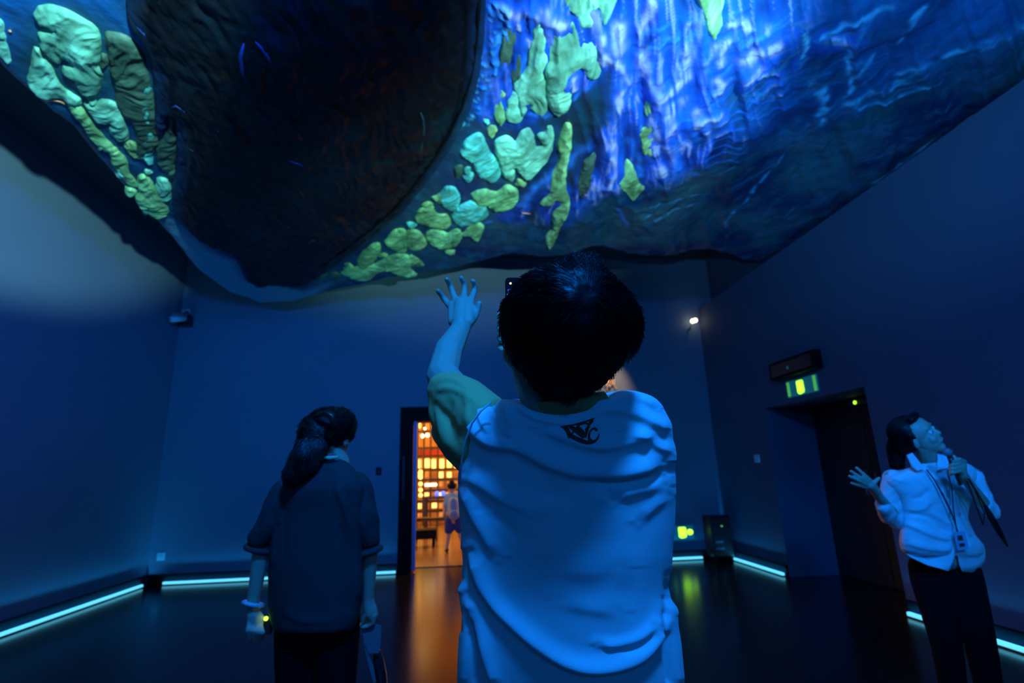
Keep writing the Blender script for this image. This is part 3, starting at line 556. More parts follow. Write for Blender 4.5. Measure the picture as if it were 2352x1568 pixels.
# raised rim line along the right of the bulge
bm = bmesh.new(); rim = []
for x, y in [(1108, -40), (1104, 40), (1098, 110), (1086, 185), (1066, 248), (1036, 312), (992, 380), (952, 432), (912, 480), (856, 528), (800, 572), (745, 610)]:
    h = bvb.ray_cast(CAM, ray(x-6, y))
    if h[0] is not None: rim.append(h[0]+Vector((0, 0, -.004)))
tube(bm, rim, .012, 8); adopt(frombm('bulge_rim', bm, M['black'], smooth=True, label='thin black rim line'), sc)
PT = [
 ([(120, 12), (150, 22), (195, 45), (218, 65), (228, 100), (226, 130), (222, 150), (235, 165), (228, 195), (222, 212), (216, 240), (200, 225), (182, 200), (172, 180), (145, 165), (160, 140), (130, 142), (105, 120), (92, 95), (105, 76), (115, 62), (100, 56), (84, 50), (90, 30), (104, 14)], 'mint', .05, .9),
 ([(80, 105), (95, 130), (112, 150), (130, 185), (150, 205), (180, 225), (184, 238), (160, 235), (138, 222), (110, 225), (85, 212), (70, 190), (76, 150)], 'mint', .04, 1.0),
 ([(166, 236), (185, 245), (198, 262), (225, 300), (262, 340), (240, 345), (215, 325), (195, 290), (178, 270), (162, 250)], 'lime', .03, .95),
 ([(198, 236), (218, 245), (240, 230), (265, 235), (280, 270), (292, 315), (270, 320), (256, 298), (262, 285), (235, 282), (215, 265)], 'mint', .03, .9),
 ([(245, 80), (290, 85), (320, 115), (335, 160), (342, 200), (350, 240), (362, 300), (352, 345), (330, 360), (310, 345), (318, 320), (305, 280), (285, 262), (272, 230), (268, 190), (256, 150), (250, 110)], 'dull', .03, 1.15),
 ([(328, 185), (340, 195), (346, 230), (344, 262), (352, 310), (350, 345), (345, 375), (333, 360), (330, 320), (325, 280), (318, 250), (326, 225)], 'cyan', .03, .9),
 ([(372, 320), (388, 302), (395, 265), (402, 330), (400, 365), (400, 405), (380, 392), (365, 372), (362, 345)], 'dull', .03, 1.1),
 ([(255, 350), (275, 348), (290, 372), (296, 398), (318, 425), (300, 425), (280, 405), (262, 378)], 'lime', .035, .8),
 ([(318, 408), (335, 402), (352, 425), (372, 455), (385, 485), (375, 498), (352, 495), (330, 480), (312, 450), (322, 440)], 'lime', .04, .9),
 ([(365, 410), (385, 412), (392, 440), (390, 458), (370, 458), (362, 435)], 'mint', .03, .7),
 ([(288, 330), (300, 322), (325, 340), (330, 360), (305, 355)], 'olive', .02, .8),
 ([(-60, 20), (0, 45), (8, 80), (20, 130), (14, 140), (0, 125), (-60, 60)], 'mint', .03, .8),
 ([(1178, 25), (1180, 60), (1184, 95), (1172, 140), (1152, 180), (1148, 150), (1152, 110), (1160, 70)], 'dull', .02, .1),
 ([(1190, 120), (1198, 150), (1196, 185), (1180, 195), (1174, 170)], 'dull', .02, .1),
 ([(1235, 40), (1250, 60), (1254, 100), (1256, 140), (1246, 165), (1250, 195), (1258, 220), (1256, 250), (1242, 262), (1222, 250), (1214, 240), (1200, 265), (1193, 230), (1185, 210), (1180, 188), (1195, 170), (1212, 150), (1214, 110), (1222, 75)], 'mint', .04, .1),
 ([(1270, 52), (1285, 60), (1300, 75), (1310, 45), (1325, 62), (1335, 90), (1350, 95), (1376, 75), (1381, 120), (1380, 160), (1370, 178), (1350, 170), (1335, 150), (1312, 170), (1306, 195), (1312, 225), (1302, 250), (1280, 263), (1262, 240), (1255, 200), (1258, 160), (1264, 130), (1265, 85)], 'mint', .045, .2),
 ([(1295, -60), (1420, -60), (1405, 20), (1395, 45), (1382, 50), (1365, 20), (1362, 50), (1340, 60), (1320, 25), (1300, 12)], 'mint', .04, .1),
 ([(1165, 240), (1175, 215), (1190, 205), (1190, 240), (1198, 260), (1192, 276), (1178, 278), (1163, 272)], 'mint', .03, .1),
 ([(1140, 232), (1152, 230), (1160, 260), (1150, 285), (1142, 275), (1132, 245)], 'lime', .03, .1),
 ([(1075, 320), (1100, 305), (1115, 325), (1120, 345), (1140, 370), (1148, 400), (1130, 415), (1105, 405), (1092, 385), (1085, 372), (1062, 355), (1064, 342)], 'cyan', .035, .6),
 ([(1140, 325), (1162, 312), (1185, 325), (1195, 305), (1215, 295), (1228, 320), (1240, 335), (1235, 310), (1255, 300), (1258, 285), (1270, 300), (1266, 345), (1240, 385), (1215, 412), (1195, 395), (1182, 385), (1178, 412), (1160, 405), (1152, 380), (1140, 350)], 'mint', .045, .5),
 ([(1298, 285), (1308, 290), (1312, 330), (1302, 380), (1298, 420), (1306, 460), (1302, 495), (1285, 520), (1275, 550), (1262, 570), (1253, 548), (1270, 525), (1270, 495), (1285, 460), (1265, 472), (1244, 466), (1262, 440), (1270, 400), (1284, 370), (1286, 330)], 'lime', .04, .1),
 ([(1345, 370), (1365, 350), (1360, 395), (1350, 440), (1338, 455), (1325, 425), (1335, 395)], 'dull', .025, .1),
 ([(1440, 365), (1455, 385), (1465, 420), (1478, 432), (1455, 458), (1440, 440), (1420, 425), (1432, 400)], 'lime', .04, .1),
 ([(1485, 195), (1500, 200), (1500, 240), (1505, 290), (1500, 350), (1488, 355), (1475, 340), (1472, 305), (1485, 280), (1480, 230)], 'olive', .035, .1),
 ([(1600, -40), (1660, -40), (1658, 20), (1655, 60), (1650, 92), (1638, 92), (1632, 65), (1615, 35)], 'lime', .045, .1),
 ([(1020, 430), (1045, 432), (1055, 455), (1045, 480), (1030, 478), (1012, 460)], 'cyan', .03, .7),
 ([(1085, 445), (1110, 435), (1140, 440), (1165, 425), (1185, 435), (1186, 460), (1170, 478), (1140, 482), (1118, 470), (1098, 465)], 'lime', .045, .6),
 ([(1060, 470), (1085, 460), (1110, 472), (1120, 490), (1112, 500), (1090, 510), (1060, 515), (1040, 500), (1048, 480)], 'cyan', .04, .7),
 ([(960, 485), (985, 475), (1005, 490), (1025, 492), (1034, 515), (1010, 522), (980, 515), (955, 505)], 'olive', .035, .7),
 ([(1080, 520), (1105, 512), (1108, 530), (1096, 553), (1080, 540), (1062, 538)], 'lime', .03, .6),
 ([(985, 530), (1005, 528), (1030, 535), (1050, 525), (1060, 540), (1050, 560), (1020, 568), (995, 562), (982, 548)], 'lime', .035, .7),
 ([(888, 550), (905, 530), (925, 525), (935, 545), (932, 575), (905, 572), (888, 562)], 'lime', .035, .8),
 ([(935, 530), (955, 528), (975, 545), (978, 565), (955, 572), (940, 568), (930, 550)], 'olive', .035, .8),
 ([(825, 590), (850, 565), (870, 558), (872, 575), (858, 600), (838, 612), (822, 605)], 'lime', .035, .8),
 ([(785, 625), (820, 612), (860, 605), (890, 590), (920, 582), (945, 595), (942, 615), (955, 632), (925, 632), (895, 620), (870, 625), (850, 640), (815, 640)], 'lime', .04, .9),
 ([(945, 585), (975, 608), (950, 610), (940, 600)], 'olive', .02, .9),
 ([(720, 620), (740, 612), (750, 628), (735, 640), (718, 632)], 'dull', .02, .9),
 ([(1045, 385), (1062, 380), (1058, 400), (1048, 408)], 'dull', .02, .4)]
for px, py, rx, ry, a_, c_ in [(1010, 455, 14, 9, .3, 'olive'), (985, 470, 10, 7, 0, 'olive'), (1075, 400, 9, 14, .2, 'cyan'), (1130, 300, 8, 12, .3, 'olive'), (1118, 275, 6, 9, 0, 'cyan'), (1150, 215, 7, 10, 0, 'olive'), (945, 515, 9, 6, 0, 'cyan'), (915, 600, 11, 6, .2, 'olive'), (880, 585, 8, 6, 0, 'olive'), (800, 612, 9, 7, .2, 'lime'), (770, 632, 12, 6, 0, 'dull'), (1035, 578, 9, 5, 0, 'olive'), (1060, 500, 8, 8, 0, 'dull'), (1150, 470, 9, 8, 0, 'lime'), (1195, 420, 10, 8, .3, 'olive'), (235, 335, 7, 9, .7, 'lime'), (262, 345, 6, 8, .7, 'olive'), (280, 395, 8, 12, .7, 'mint'), (300, 440, 8, 10, .7, 'lime'), (342, 395, 7, 5, 0, 'mint'), (215, 195, 5, 9, .2, 'cyan'), (240, 140, 6, 14, .1, 'dull'), (338, 480, 8, 10, .5, 'mint'), (120, 70, 5, 5, 0, 'cyan'), (1225, 70, 6, 12, .1, 'olive'), (1300, 210, 7, 16, .1, 'cyan'), (1345, 30, 8, 12, 0, 'mint'), (1380, 120, 6, 14, 0, 'mint'), (1505, 150, 5, 9, 0, 'cyan'), (1478, 300, 5, 8, 0, 'lime'), (1640, 110, 6, 12, .1, 'lime')]:
    PT.append(([(px+(rx*cos(t)*cos(a_)-ry*sin(t)*sin(a_))*(1+.35*sin(3*t+px)), py+(rx*cos(t)*sin(a_)+ry*sin(t)*cos(a_))*(1+.3*cos(2*t+py))) for t in np.linspace(0, 2*pi, 9)[:-1]], c_, .03, .4))
for poly, c_, h_, st_ in PT: patch('green_patch', poly, h_*.55, ms[c_], PM, wr=.014, grow=.02, hh=.008 if len(poly) > 8 else .007, streak=st_)
# small orange streaks
OG = mat('orange_glaze', (.9, .35, .15), .4, noise=.1)
bvs = BVHTree.FromPolygons([v.co for v in me.vertices], [p.vertices for p in me.polygons])
for pts, w in (([(104, 230), (122, 228), (140, 232), (156, 240)], .012), ([(1198, 488), (1208, 489), (1218, 490)], .012), ([(22, 68), (25, 72)], .012)):
    q = []
    for x, y in pts:
        h = bvs.ray_cast(CAM, ray(x, y)); q.append((h[0] if h[0] is not None else onz(x, y, ZS-.03))+Vector((0, 0, -.005)))
    bm = bmesh.new(); tube(bm, q, [w*.6]*len(q), 8); adopt(frombm('orange_streak', bm, OG, smooth=True, label='small orange streak'), sc)
#PEOPLE
# ------------------------------------------------------------------ people
def V(*a): return Vector(a)
_t = bmesh.new(); bmesh.ops.create_icosphere(_t, subdivisions=2, radius=1); ICO = [v.co.copy() for v in _t.verts]; _t.free()
def cap(bm, p0, r0_, p1, r1_):
    if (Vector(p0)-Vector(p1)).length < 1e-4: p1 = Vector(p1)+Vector((0, 0, 1e-3))
    for p, r in ((p0, r0_), (p1, r1_)):
        for c in ICO: bm.verts.new(Vector(p)+c*r)
    bm.verts.ensure_lookup_table()
    h = bmesh.ops.convex_hull(bm, input=bm.verts[:]); keep_ = {v for f in bm.faces for v in f.verts}
    for v in [v for v in bm.verts if v not in keep_]: bm.verts.remove(v)
def ell(bm, c, r, ax=None, sub=3):
    m = Matrix.Translation(c)
    if ax:
        x, y, z = ax; m = m @ Matrix(((x.x, y.x, z.x, 0), (x.y, y.y, z.y, 0), (x.z, y.z, z.z, 0), (0, 0, 0, 1)))
    m = m @ Matrix.Diagonal((*r, 1)); bmesh.ops.create_icosphere(bm, subdivisions=sub, radius=1, matrix=m)
def blob(name, prims, vox, m, parent, smooth=3, disp=None, label=None):
    bm = bmesh.new()
    for q in prims:
        if q[0] == 'c':
            b2 = bmesh.new(); cap(b2, *q[1:]); bmesh.ops.recalc_face_normals(b2, faces=b2.faces); t_ = bpy.data.meshes.new('t'); b2.to_mesh(t_); b2.free(); bm.from_mesh(t_); bpy.data.meshes.remove(t_)
        elif q[0] == 'h':
            for i in range(len(q[1])-1):
                b2 = bmesh.new(); cap(b2, q[1][i], q[2][i], q[1][i+1], q[2][i+1]); bmesh.ops.recalc_face_normals(b2, faces=b2.faces); t_ = bpy.data.meshes.new('t'); b2.to_mesh(t_); b2.free(); bm.from_mesh(t_); bpy.data.meshes.remove(t_)
        else: ell(bm, *q[1:])
    me = bpy.data.meshes.new('t'); bm.to_mesh(me); bm.free(); o = bpy.data.objects.new('t', me); COL.objects.link(o)
    r = o.modifiers.new('r', 'REMESH'); r.mode = 'VOXEL'; r.voxel_size = vox; r.use_smooth_shade = True
    s = o.modifiers.new('s', 'SMOOTH'); s.iterations = smooth; s.factor = .5
    me2 = bpy.data.meshes.new_from_object(o.evaluated_get(bpy.context.evaluated_depsgraph_get())); bpy.data.objects.remove(o); bpy.data.meshes.remove(me)
    if disp is not None: displace(me2, disp)
    me2.name = name; me2.materials.clear(); me2.shade_smooth()
    o = link(name, me2, m, None, label); adopt(o, parent); return o
def arr(me):
    n = len(me.vertices); c = np.empty(n*3, np.float32); me.vertices.foreach_get('co', c); q = np.empty(n*3, np.float32); me.vertices.foreach_get('normal', q); return c.reshape(-1, 3).astype(float), q.reshape(-1, 3).astype(float)
def displace(me, fn):
    me.update(); c, n = arr(me); d = fn(c, n); c += n*d[:, None]; me.vertices.foreach_set('co', c.astype(np.float32).ravel()); me.update()
def foldfn(lines, side=None):                    # cloth folds whose run is given in photograph pixels; w in pixels, a in metres
    def f(c, n):
        p = proj(c); d = np.zeros(len(c)); facing = (n@FWn) < .25
        for pts, w, a in lines:
            q = smooth_open(np.array(pts, float)); dd, bx_, by_ = nearest(p[:, 0], p[:, 1], q, False)
            s = np.sign((p[:, 1]-by_)); ww = w*np.where(s > 0, .75, 1.35) # steeper below the crest
            # taper the fold to its ends
            i0 = np.hypot(p[:, 0]-q[0, 0], p[:, 1]-q[0, 1]); i1 = np.hypot(p[:, 0]-q[-1, 0], p[:, 1]-q[-1, 1]); tp_ = np.clip(np.minimum(i0, i1)/(w*2.2), 0, 1)
            d += a*np.exp(-(dd/ww)**2)*(.15+.85*tp_)
        return d*facing
    return f
def smooth_open(p, n=6):
    p = np.vstack([2*p[0]-p[1], p, 2*p[-1]-p[-2]]); out = []
    for i in range(1, len(p)-2):
        a, b, c, d = p[i-1:i+3]
        for k in range(n): t = k/n; out.append(.5*((2*b)+(-a+c)*t+(2*a-5*b+4*c-d)*t*t+(-a+3*b-3*c+d)*t**3))
    out.append(p[-2]); return np.array(out)
def loft(name, rows, m, parent, nu=150, nv=160, expo=2.4, disp=None, thick=.003, label=None):
    # rows: py, left px, right px, depth of the axis, thickness, back dip px, tilt px
    R = np.array(rows, float); t = np.linspace(0, len(R)-1, nv); from_i = np.arange(len(R))
    Q = smooth_open(R, 8); tt = np.linspace(0, len(R)-1, len(Q)); Q = np.stack([np.interp(t, tt, Q[:, k]) for k in range(R.shape[1])], 1)
    a = np.linspace(0, 2*pi, nu, endpoint=False); ca, sa = np.cos(a), np.sin(a)
    cx = np.sign(ca)*np.abs(ca)**(2/expo); cy = np.sign(sa)*np.abs(sa)**(2/expo); Vt = []
    for y, l, r, d, th, dip, tl in Q:
        px = (l+r)/2+(r-l)/2*cx; dep = d+th/2*cy; py = y+dip*np.clip(-sa, 0, 1)**1.3+tl*cx
        Vt.append(Cn+np.outer(dep, FWn)+np.outer((px-W/2)/F*dep, RTn)+np.outer((H/2-py)/F*dep, UPn))
    Vt = np.concatenate(Vt); n = nu; f = [(j*n+i, j*n+(i+1) % n, (j+1)*n+(i+1) % n, (j+1)*n+i) for j in range(len(Q)-1) for i in range(n)]
    me = bpy.data.meshes.new(name); me.from_pydata(Vt.tolist(), [], f); bm = bmesh.new(); bm.from_mesh(me); bmesh.ops.recalc_face_normals(bm, faces=bm.faces)
    ctr = Vector(Vt.mean(0)); fc = bm.faces[:][len(bm.faces)//2]
    if (fc.calc_center_median()-ctr).dot(fc.normal) < 0: bmesh.ops.reverse_faces(bm, faces=bm.faces)
    bm.to_mesh(me); bm.free()
    if disp is not None: displace(me, disp)
    me.shade_smooth(); o = link(name, me, m, None, label); adopt(o, parent)
    s = o.modifiers.new('thickness', 'SOLIDIFY'); s.thickness = thick; s.offset = -1
    return o
def strands(name, src, flow, n, L, w, m, parent, lift=.004, tip=.012, seg=6, region=None):   # hair strands combed over a hair mesh
    me = src.data; bv = BVHTree.FromPolygons([v.co for v in me.vertices], [p.vertices for p in me.polygons])
    vs = [v for v in me.vertices if region is None or region(v.co)]; V_, F_ = [], []
    for _ in range(n):
        v = random.choice(vs); p = v.co.copy(); pts = [p.copy()]; nr = v.normal.copy(); LL = L*random.uniform(.5, 1.2); sd = Vector((random.gauss(0, 1), random.gauss(0, 1), random.gauss(0, 1)))*.18; ok = True; nrs = [nr]
        for k in range(seg):
            dr = flow(p)+sd; dr = (dr-nr*dr.dot(nr)); 
            if dr.length < 1e-4: break
            p = p+dr.normalized()*LL/seg; h = bv.find_nearest(p)
            if h[0] is None: break
            off = lift*random.uniform(.3, 1)*(k/seg)+tip*random.uniform(0, 1)*(k/seg)**3
            if (p-h[0]).length > .02: p = h[0]+(p-h[0])*.5; pts.append(p); nrs.append(nr); break
            nr = h[1] if h[1].dot(nr) > -.2 else nr; p = h[0]; pts.append(p+nr*off); nrs.append(nr)
        if len(pts) < 3: continue
        b0 = len(V_)
        for k, q in enumerate(pts):
            t_ = (pts[min(k+1, len(pts)-1)]-pts[max(0, k-1)]).normalized(); s = t_.cross(nrs[k]).normalized(); ww = w*(1-k/(len(pts)-1))**.6*.5+w*.04
            V_ += [q-s*ww-nrs[k]*.001, q+nrs[k]*ww*.8, q+s*ww-nrs[k]*.001]
        for k in range(len(pts)-1):
            a = b0+k*3
            for i in range(3): F_.append((a+i, a+(i+1) % 3, a+3+(i+1) % 3, a+3+i))
    mm = bpy.data.meshes.new(name); mm.from_pydata([tuple(v) for v in V_], [], F_); mm.shade_smooth(); o = link(name, mm, m, None); o['kind'] = 'stuff'; adopt(o, parent); return o
def headprims(c, f, u, s=1.0):                   # face looks along f, crown towards u
    f = f.normalized(); u = (u-f*u.dot(f)).normalized(); x = f.cross(u).normalized(); ax = (x, f, u); q = lambda a, b, d: c+x*a*s+f*b*s+u*d*s
    return [('e', q(0, -.012, .03), (.074*s, .092*s, .080*s), ax), ('e', q(0, .028, -.035), (.056*s, .060*s, .068*s), ax), ('e', q(0, .055, -.088), (.026*s, .026*s, .022*s), ax),
            ('c', q(0, .078, .010), .008*s, q(0, .092, -.020), .011*s), ('c', q(-.034, .066, .028), .012*s, q(.034, .066, .028), .012*s),
            ('e', q(-.034, .060, -.028), (.022*s, .022*s, .024*s), ax), ('e', q(.034, .060, -.028), (.022*s, .022*s, .024*s), ax),
            ('c', q(-.016, .083, -.055), .0065*s, q(.016, .083, -.055), .0065*s),
            ('e', q(-.076, -.008, -.012), (.010*s, .020*s, .032*s), ax), ('e', q(.076, -.008, -.012), (.010*s, .020*s, .032*s), ax)], ax, q
def eyes(q, ax, s, parent):
    for sx in (-.030, .030):
        bm = bmesh.new(); bmesh.ops.create_uvsphere(bm, u_segments=12, v_segments=8, radius=.0125*s, matrix=Matrix.Translation(q(sx, .070, .004))); e = frombm('eye', bm, M['eyew'], smooth=True); adopt(e, parent)
        bm = bmesh.new(); bmesh.ops.create_uvsphere(bm, u_segments=10, v_segments=8, radius=.0065*s, matrix=Matrix.Translation(q(sx, .0775, .004))); sub(frombm('iris', bm, M['eyed'], smooth=True), e)
def floorz(p): return Vector((p.x, p.y, 0))
def legs(hip, spread, fdir, hl, sk=.055):        # hip joint centre, returns skin prims, trouser prims, shoe placements
    side = Vector((0, 0, 1)).cross(fdir).normalized(); sp, tp2, sh = [], [], []
    for s in (-1, 1):
        h = hip+side*spread*s; a = Vector((h.x, h.y, .09))+side*.01*s; k = (h+a)/2+fdir*.02; k.z = hip.z*.54
        sp += [('h', [h, k, a], [.072, .050, .036]), ('c', a, .036, a+fdir*.08-Vector((0, 0, .045)), .03)]
        tp2 += [('h', [h+Vector((0, 0, .06)), h, k, a+Vector((0, 0, -.01))], [.098, .100, .072, .058])]
        sh.append((a, side))
    return sp, tp2, sh
def shoes(sh, fdir, m, t):
    for a, side in sh:
        o = floorz(a); blob('shoe', [('h', [o+Vector((0, 0, .045))-fdir*.03, o+fdir*.08+Vector((0, 0, .042)), o+fdir*.17+Vector((0, 0, .034))], [.042, .043, .032]), ('c', o+V(0, 0, .06)-fdir*.02, .042, o+V(0, 0, .10)-fdir*.02, .04)], .007, m, t)

# ======================= the boy in the foreground
def B(px, py, d): return P(px, py, d)
hip = B(1312, 1640, 1.17); 
boy = thing('person', (B(1310, 1300, 1.15).x, B(1310, 1300, 1.15).y, 0), 'boy seen from behind in a white shirt, reaching up and holding a phone', 'person')
hd = 1.015
hc = B(1318, 775, hd)                            # head centre
ff = (B(1230, 690, 1.25)-hc); ff = ff.normalized(); uu = (B(1345, 600, .93)-B(1300, 900, 1.03)).normalized()
hp, hax, hq = headprims(hc, ff, uu, .93)
nb = B(1297, 985, 1.15)
shL, elL, wrL, hnL = B(1112, 985, 1.13), B(1016, 862, 1.30), B(1062, 748, 1.46), B(1061, 702, 1.52)
shR, elR, wrR, hnR = B(1488, 985, 1.15), B(1430, 1010, 1.42), B(1262, 850, 1.36), B(1205, 780, 1.335)
hz = hip.z
sp, tpz, shs = legs(hip, .09, Vector((0, 1, 0)), hip.z)
kn = {}
def finger(prims, pts, r0_, r1_):
    n = len(pts); prims.append(('h', pts, [r0_+(r1_-r0_)*i/(n-1) for i in range(n)]))
bp_ = hp+[('h', [hq(0, -.02, -.03), B(1292, 905, 1.08), nb], [.058, .060, .060]),
 ('c', B(1200, 985, 1.13), .055, B(1400, 980, 1.14), .055), ('e', B(1300, 1100, 1.17), (.14, .085, .16)), ('e', B(1305, 1350, 1.19), (.125, .085, .20)), ('e', hip+V(0, 0, .03), (.11, .08, .10)),
 ('h', [shL, elL, B(1030, 805, 1.38), wrL], [.050, .041, .039, .0265]), ('h', [shR, elR, wrR], [.048, .038, .027]),
 ('h', [wrL, hnL], [.025, .027])]+sp
# left hand, back of the hand to us, fingers spread and curled
hb = []
for x0_, x1_ in (((1042, 738, 1.47), (1038, 700, 1.53)), ((1056, 738, 1.465), (1053, 692, 1.53)), ((1068, 738, 1.46), (1066, 690, 1.53)), ((1076, 740, 1.46), (1080, 692, 1.525))): hb.append(('c', B(*x0_), .017, B(*x1_), .0125))
hb += [('c', B(1058, 745, 1.455), .026, B(1059, 715, 1.50), .026)]
for pts in ([(1034, 704, 1.53), (1023, 690, 1.56), (1014, 678, 1.555), (1006, 668, 1.54)], [(1047, 692, 1.53), (1040, 672, 1.565), (1034, 655, 1.57), (1026, 641, 1.55)], [(1064, 690, 1.53), (1067, 668, 1.57), (1067, 652, 1.575), (1059, 638, 1.56)], [(1081, 692, 1.525), (1089, 670, 1.56), (1092, 656, 1.565), (1086, 645, 1.55)]):
    finger(hb, [B(*p) for p in pts], .0105, .0078)
finger(hb, [B(1074, 742, 1.465), B(1088, 728, 1.49), B(1096, 712, 1.50), B(1101, 696, 1.50)], .016, .0085)
# right hand around the phone
ph = 1.30
hr = [('c', wrR, .026, B(1215, 790, 1.335), .030), ('c', B(1225, 770, 1.345), .028, B(1195, 745, 1.345), .022)]
for y, yt in ((728, 724), (750, 752), (770, 776), (790, 797)):
    finger(hr, [B(1205, y, 1.345), B(1172, yt-2, 1.335), B(1147, yt, 1.318), B(1149+(3 if y > 760 else 0), yt+5, 1.294)], .0100, .0082)
finger(hr, [B(1235, 800, 1.33), B(1232, 775, 1.30), B(1226, 755, 1.285)], .013, .009)
bp_.append(('h', [B(1200, 800, 1.06), B(1182, 815, 1.05), B(1188, 842, 1.03)], [.040, .026, .012])); bp_.append(('c', B(1215, 850, 1.03), .035, B(1240, 900, 1.05), .045))
body = blob('body', bp_+hb+hr, .0042, M['skin'], boy, 2)
eyes(hq, hax, .93, boy)
# trousers and shoes (below the frame)
blob('trousers', tpz+[('e', hip+V(0, 0, .03), (.155, .115, .12))], .012, M['pants'], boy)
shoes(shs, Vector((0, 1, 0)), M['shoe'], boy)
# hair
hrw = [(928, 1292, 1302, 1.03, .03, 0, 0), (918, 1262, 1325, 1.025, .07, 0, 0), (903, 1240, 1354, 1.02, .11, 0, 0), (883, 1221, 1380, 1.015, .15, 0, 0), (860, 1204, 1404, 1.01, .18, 0, 0), (830, 1182, 1434, 1.0, .21, 0, 0), (800, 1168, 1460, .99, .225, 0, 0), (770, 1158, 1473, .985, .235, 0, 0), (740, 1155, 1474, .98, .24, 0, 0), (710, 1157, 1466, .975, .235, 0, 0), (686, 1166, 1452, .97, .225, 0, 0), (660, 1186, 1430, .965, .205, 0, 0), (640, 1206, 1412, .96, .18, 0, 0), (622, 1232, 1396, .955, .145, 0, 0), (608, 1262, 1378, .955, .10, 0, 0), (598, 1290, 1356, .955, .055, 0, 0), (594, 1315, 1330, .955, .02, 0, 0)]
hair = loft('hair', hrw, M['hair'], boy, 140, 130, 2.1, lambda c, n: (fbm(c[:, 0]*40, c[:, 2]*40+c[:, 1]*20, 3, 5)-.55)*.010, .004)
whorl = B(1352, 712, .86)
def bflow(p):
    d = p-whorl; d.z -= .02; d.x *= 1.0; return d.normalized()+V(0, 0, -.25)
strands('hair_strand', hair, bflow, 11000, .075, .0015, M['hair'], boy, .005, .014, 6)
strands('hair_tuft', hair, lambda p: Vector((.25, -.2, 1)), 260, .05, .0014, M['hair'], boy, .010, .022, 6, lambda c: 1310 < proj(np.array([c]))[0][0] < 1385 and proj(np.array([c]))[0][1] < 640)
# the white shirt
rows = [(1760, 1030, 1600, 1.20, .27, 0, 0), (1640, 1046, 1580, 1.20, .26, 0, 0), (1568, 1050, 1568, 1.19, .26, 0, 0), (1470, 1056, 1555, 1.18, .26, 0, 0), (1360, 1064, 1541, 1.175, .25, 0, 0), (1260, 1061, 1545, 1.165, .245, 0, 0), (1150, 1053, 1552, 1.155, .24, 0, 0), (1070, 1057, 1551, 1.145, .235, 0, 0), (1020, 1064, 1546, 1.14, .23, 2, 0), (980, 1074, 1538, 1.135, .22, 4, -4), (948, 1090, 1524, 1.13, .205, 6, -8), (926, 1112, 1502, 1.125, .19, 8, -11), (914, 1142, 1466, 1.12, .18, 16, -11), (910, 1172, 1430, 1.115, .17, 30, -10), (914, 1192, 1408, 1.11, .165, 42, -8), (920, 1198, 1402, 1.11, .16, 42, -6)]
def c4(l): return [(1040+x/2.346, 900+y/2.346) for x, y in l]
FL = [(c4([(60, 130), (110, 190), (200, 270), (330, 290), (400, 320), (500, 375), (620, 415), (760, 440), (900, 440), (1020, 415), (1130, 375)]), 20, .016),
 (c4([(480, 195), (600, 245), (700, 280), (800, 295), (900, 280), (1000, 250), (1080, 200)]), 15, .010), (c4([(780, 95), (900, 100), (1000, 130), (1100, 180), (1185, 215)]), 14, .008),
 (c4([(930, 215), (1040, 250), (1100, 295), (1190, 320)]), 12, .007), (c4([(900, 20), (1010, 40), (1100, 90)]), 9, .005), (c4([(750, 480), (900, 492), (1050, 468), (1140, 440)]), 12, -.009),
 (c4([(760, 500), (840, 545), (880, 610)]), 14, -.006), (c4([(860, 590), (960, 540), (1140, 500)]), 16, .006), (c4([(1000, 700), (1090, 610), (1170, 560)]), 14, .005),
 (c4([(45, 500), (100, 640), (170, 760), (250, 890)]), 16, .009), (c4([(60, 440), (180, 520), (300, 590), (440, 650)]), 16, .007), (c4([(190, 640), (300, 740), (380, 820)]), 14, -.005),
 (c4([(105, 850), (150, 1000), (220, 1130), (320, 1240), (430, 1340), (560, 1430), (700, 1480), (850, 1480), (1000, 1430), (1100, 1330), (1160, 1200)]), 17, .017),
 (c4([(780, 1360), (900, 1362), (1010, 1320), (1090, 1250)]), 10, .008), (c4([(900, 1395), (1010, 1370), (1100, 1290)]), 8, -.006),
 (c4([(95, 1080), (130, 1250), (170, 1400), (230, 1600)]), 14, .012), (c4([(55, 1000), (75, 1300), (60, 1600)]), 12, .010), (c4([(100, 1200), (110, 1350), (120, 1600)]), 9, -.008),
 (c4([(1168, 1000), (1155, 1180), (1140, 1330), (1170, 1600)]), 8, -.010), (c4([(1190, 1100), (1200, 1300), (1215, 1600)]), 12, .010),
 (c4([(215, 70), (225, 160), (260, 235), (330, 268)]), 7, -.010), (c4([(250, 60), (290, 110), (300, 190)]), 10, .009), (c4([(150, 70), (170, 150), (220, 230)]), 9, .008), (c4([(340, 75), (420, 130), (520, 160), (640, 172)]), 8, .005),
 (c4([(500, 930), (700, 960), (900, 940)]), 30, .004), (c4([(560, 1120), (700, 1160), (900, 1190)]), 20, .004), (c4([(400, 480), (560, 560), (700, 560)]), 24, -.006)]
ff_ = foldfn(FL)
def boydisp(c, n): return ff_(c, n)+(fbm(c[:, 0]*7, c[:, 2]*7, 3, 9)-.44)*.010
shirt = loft('white_shirt', rows, M['shirt'], boy, 340, 330, 2.5, boydisp)
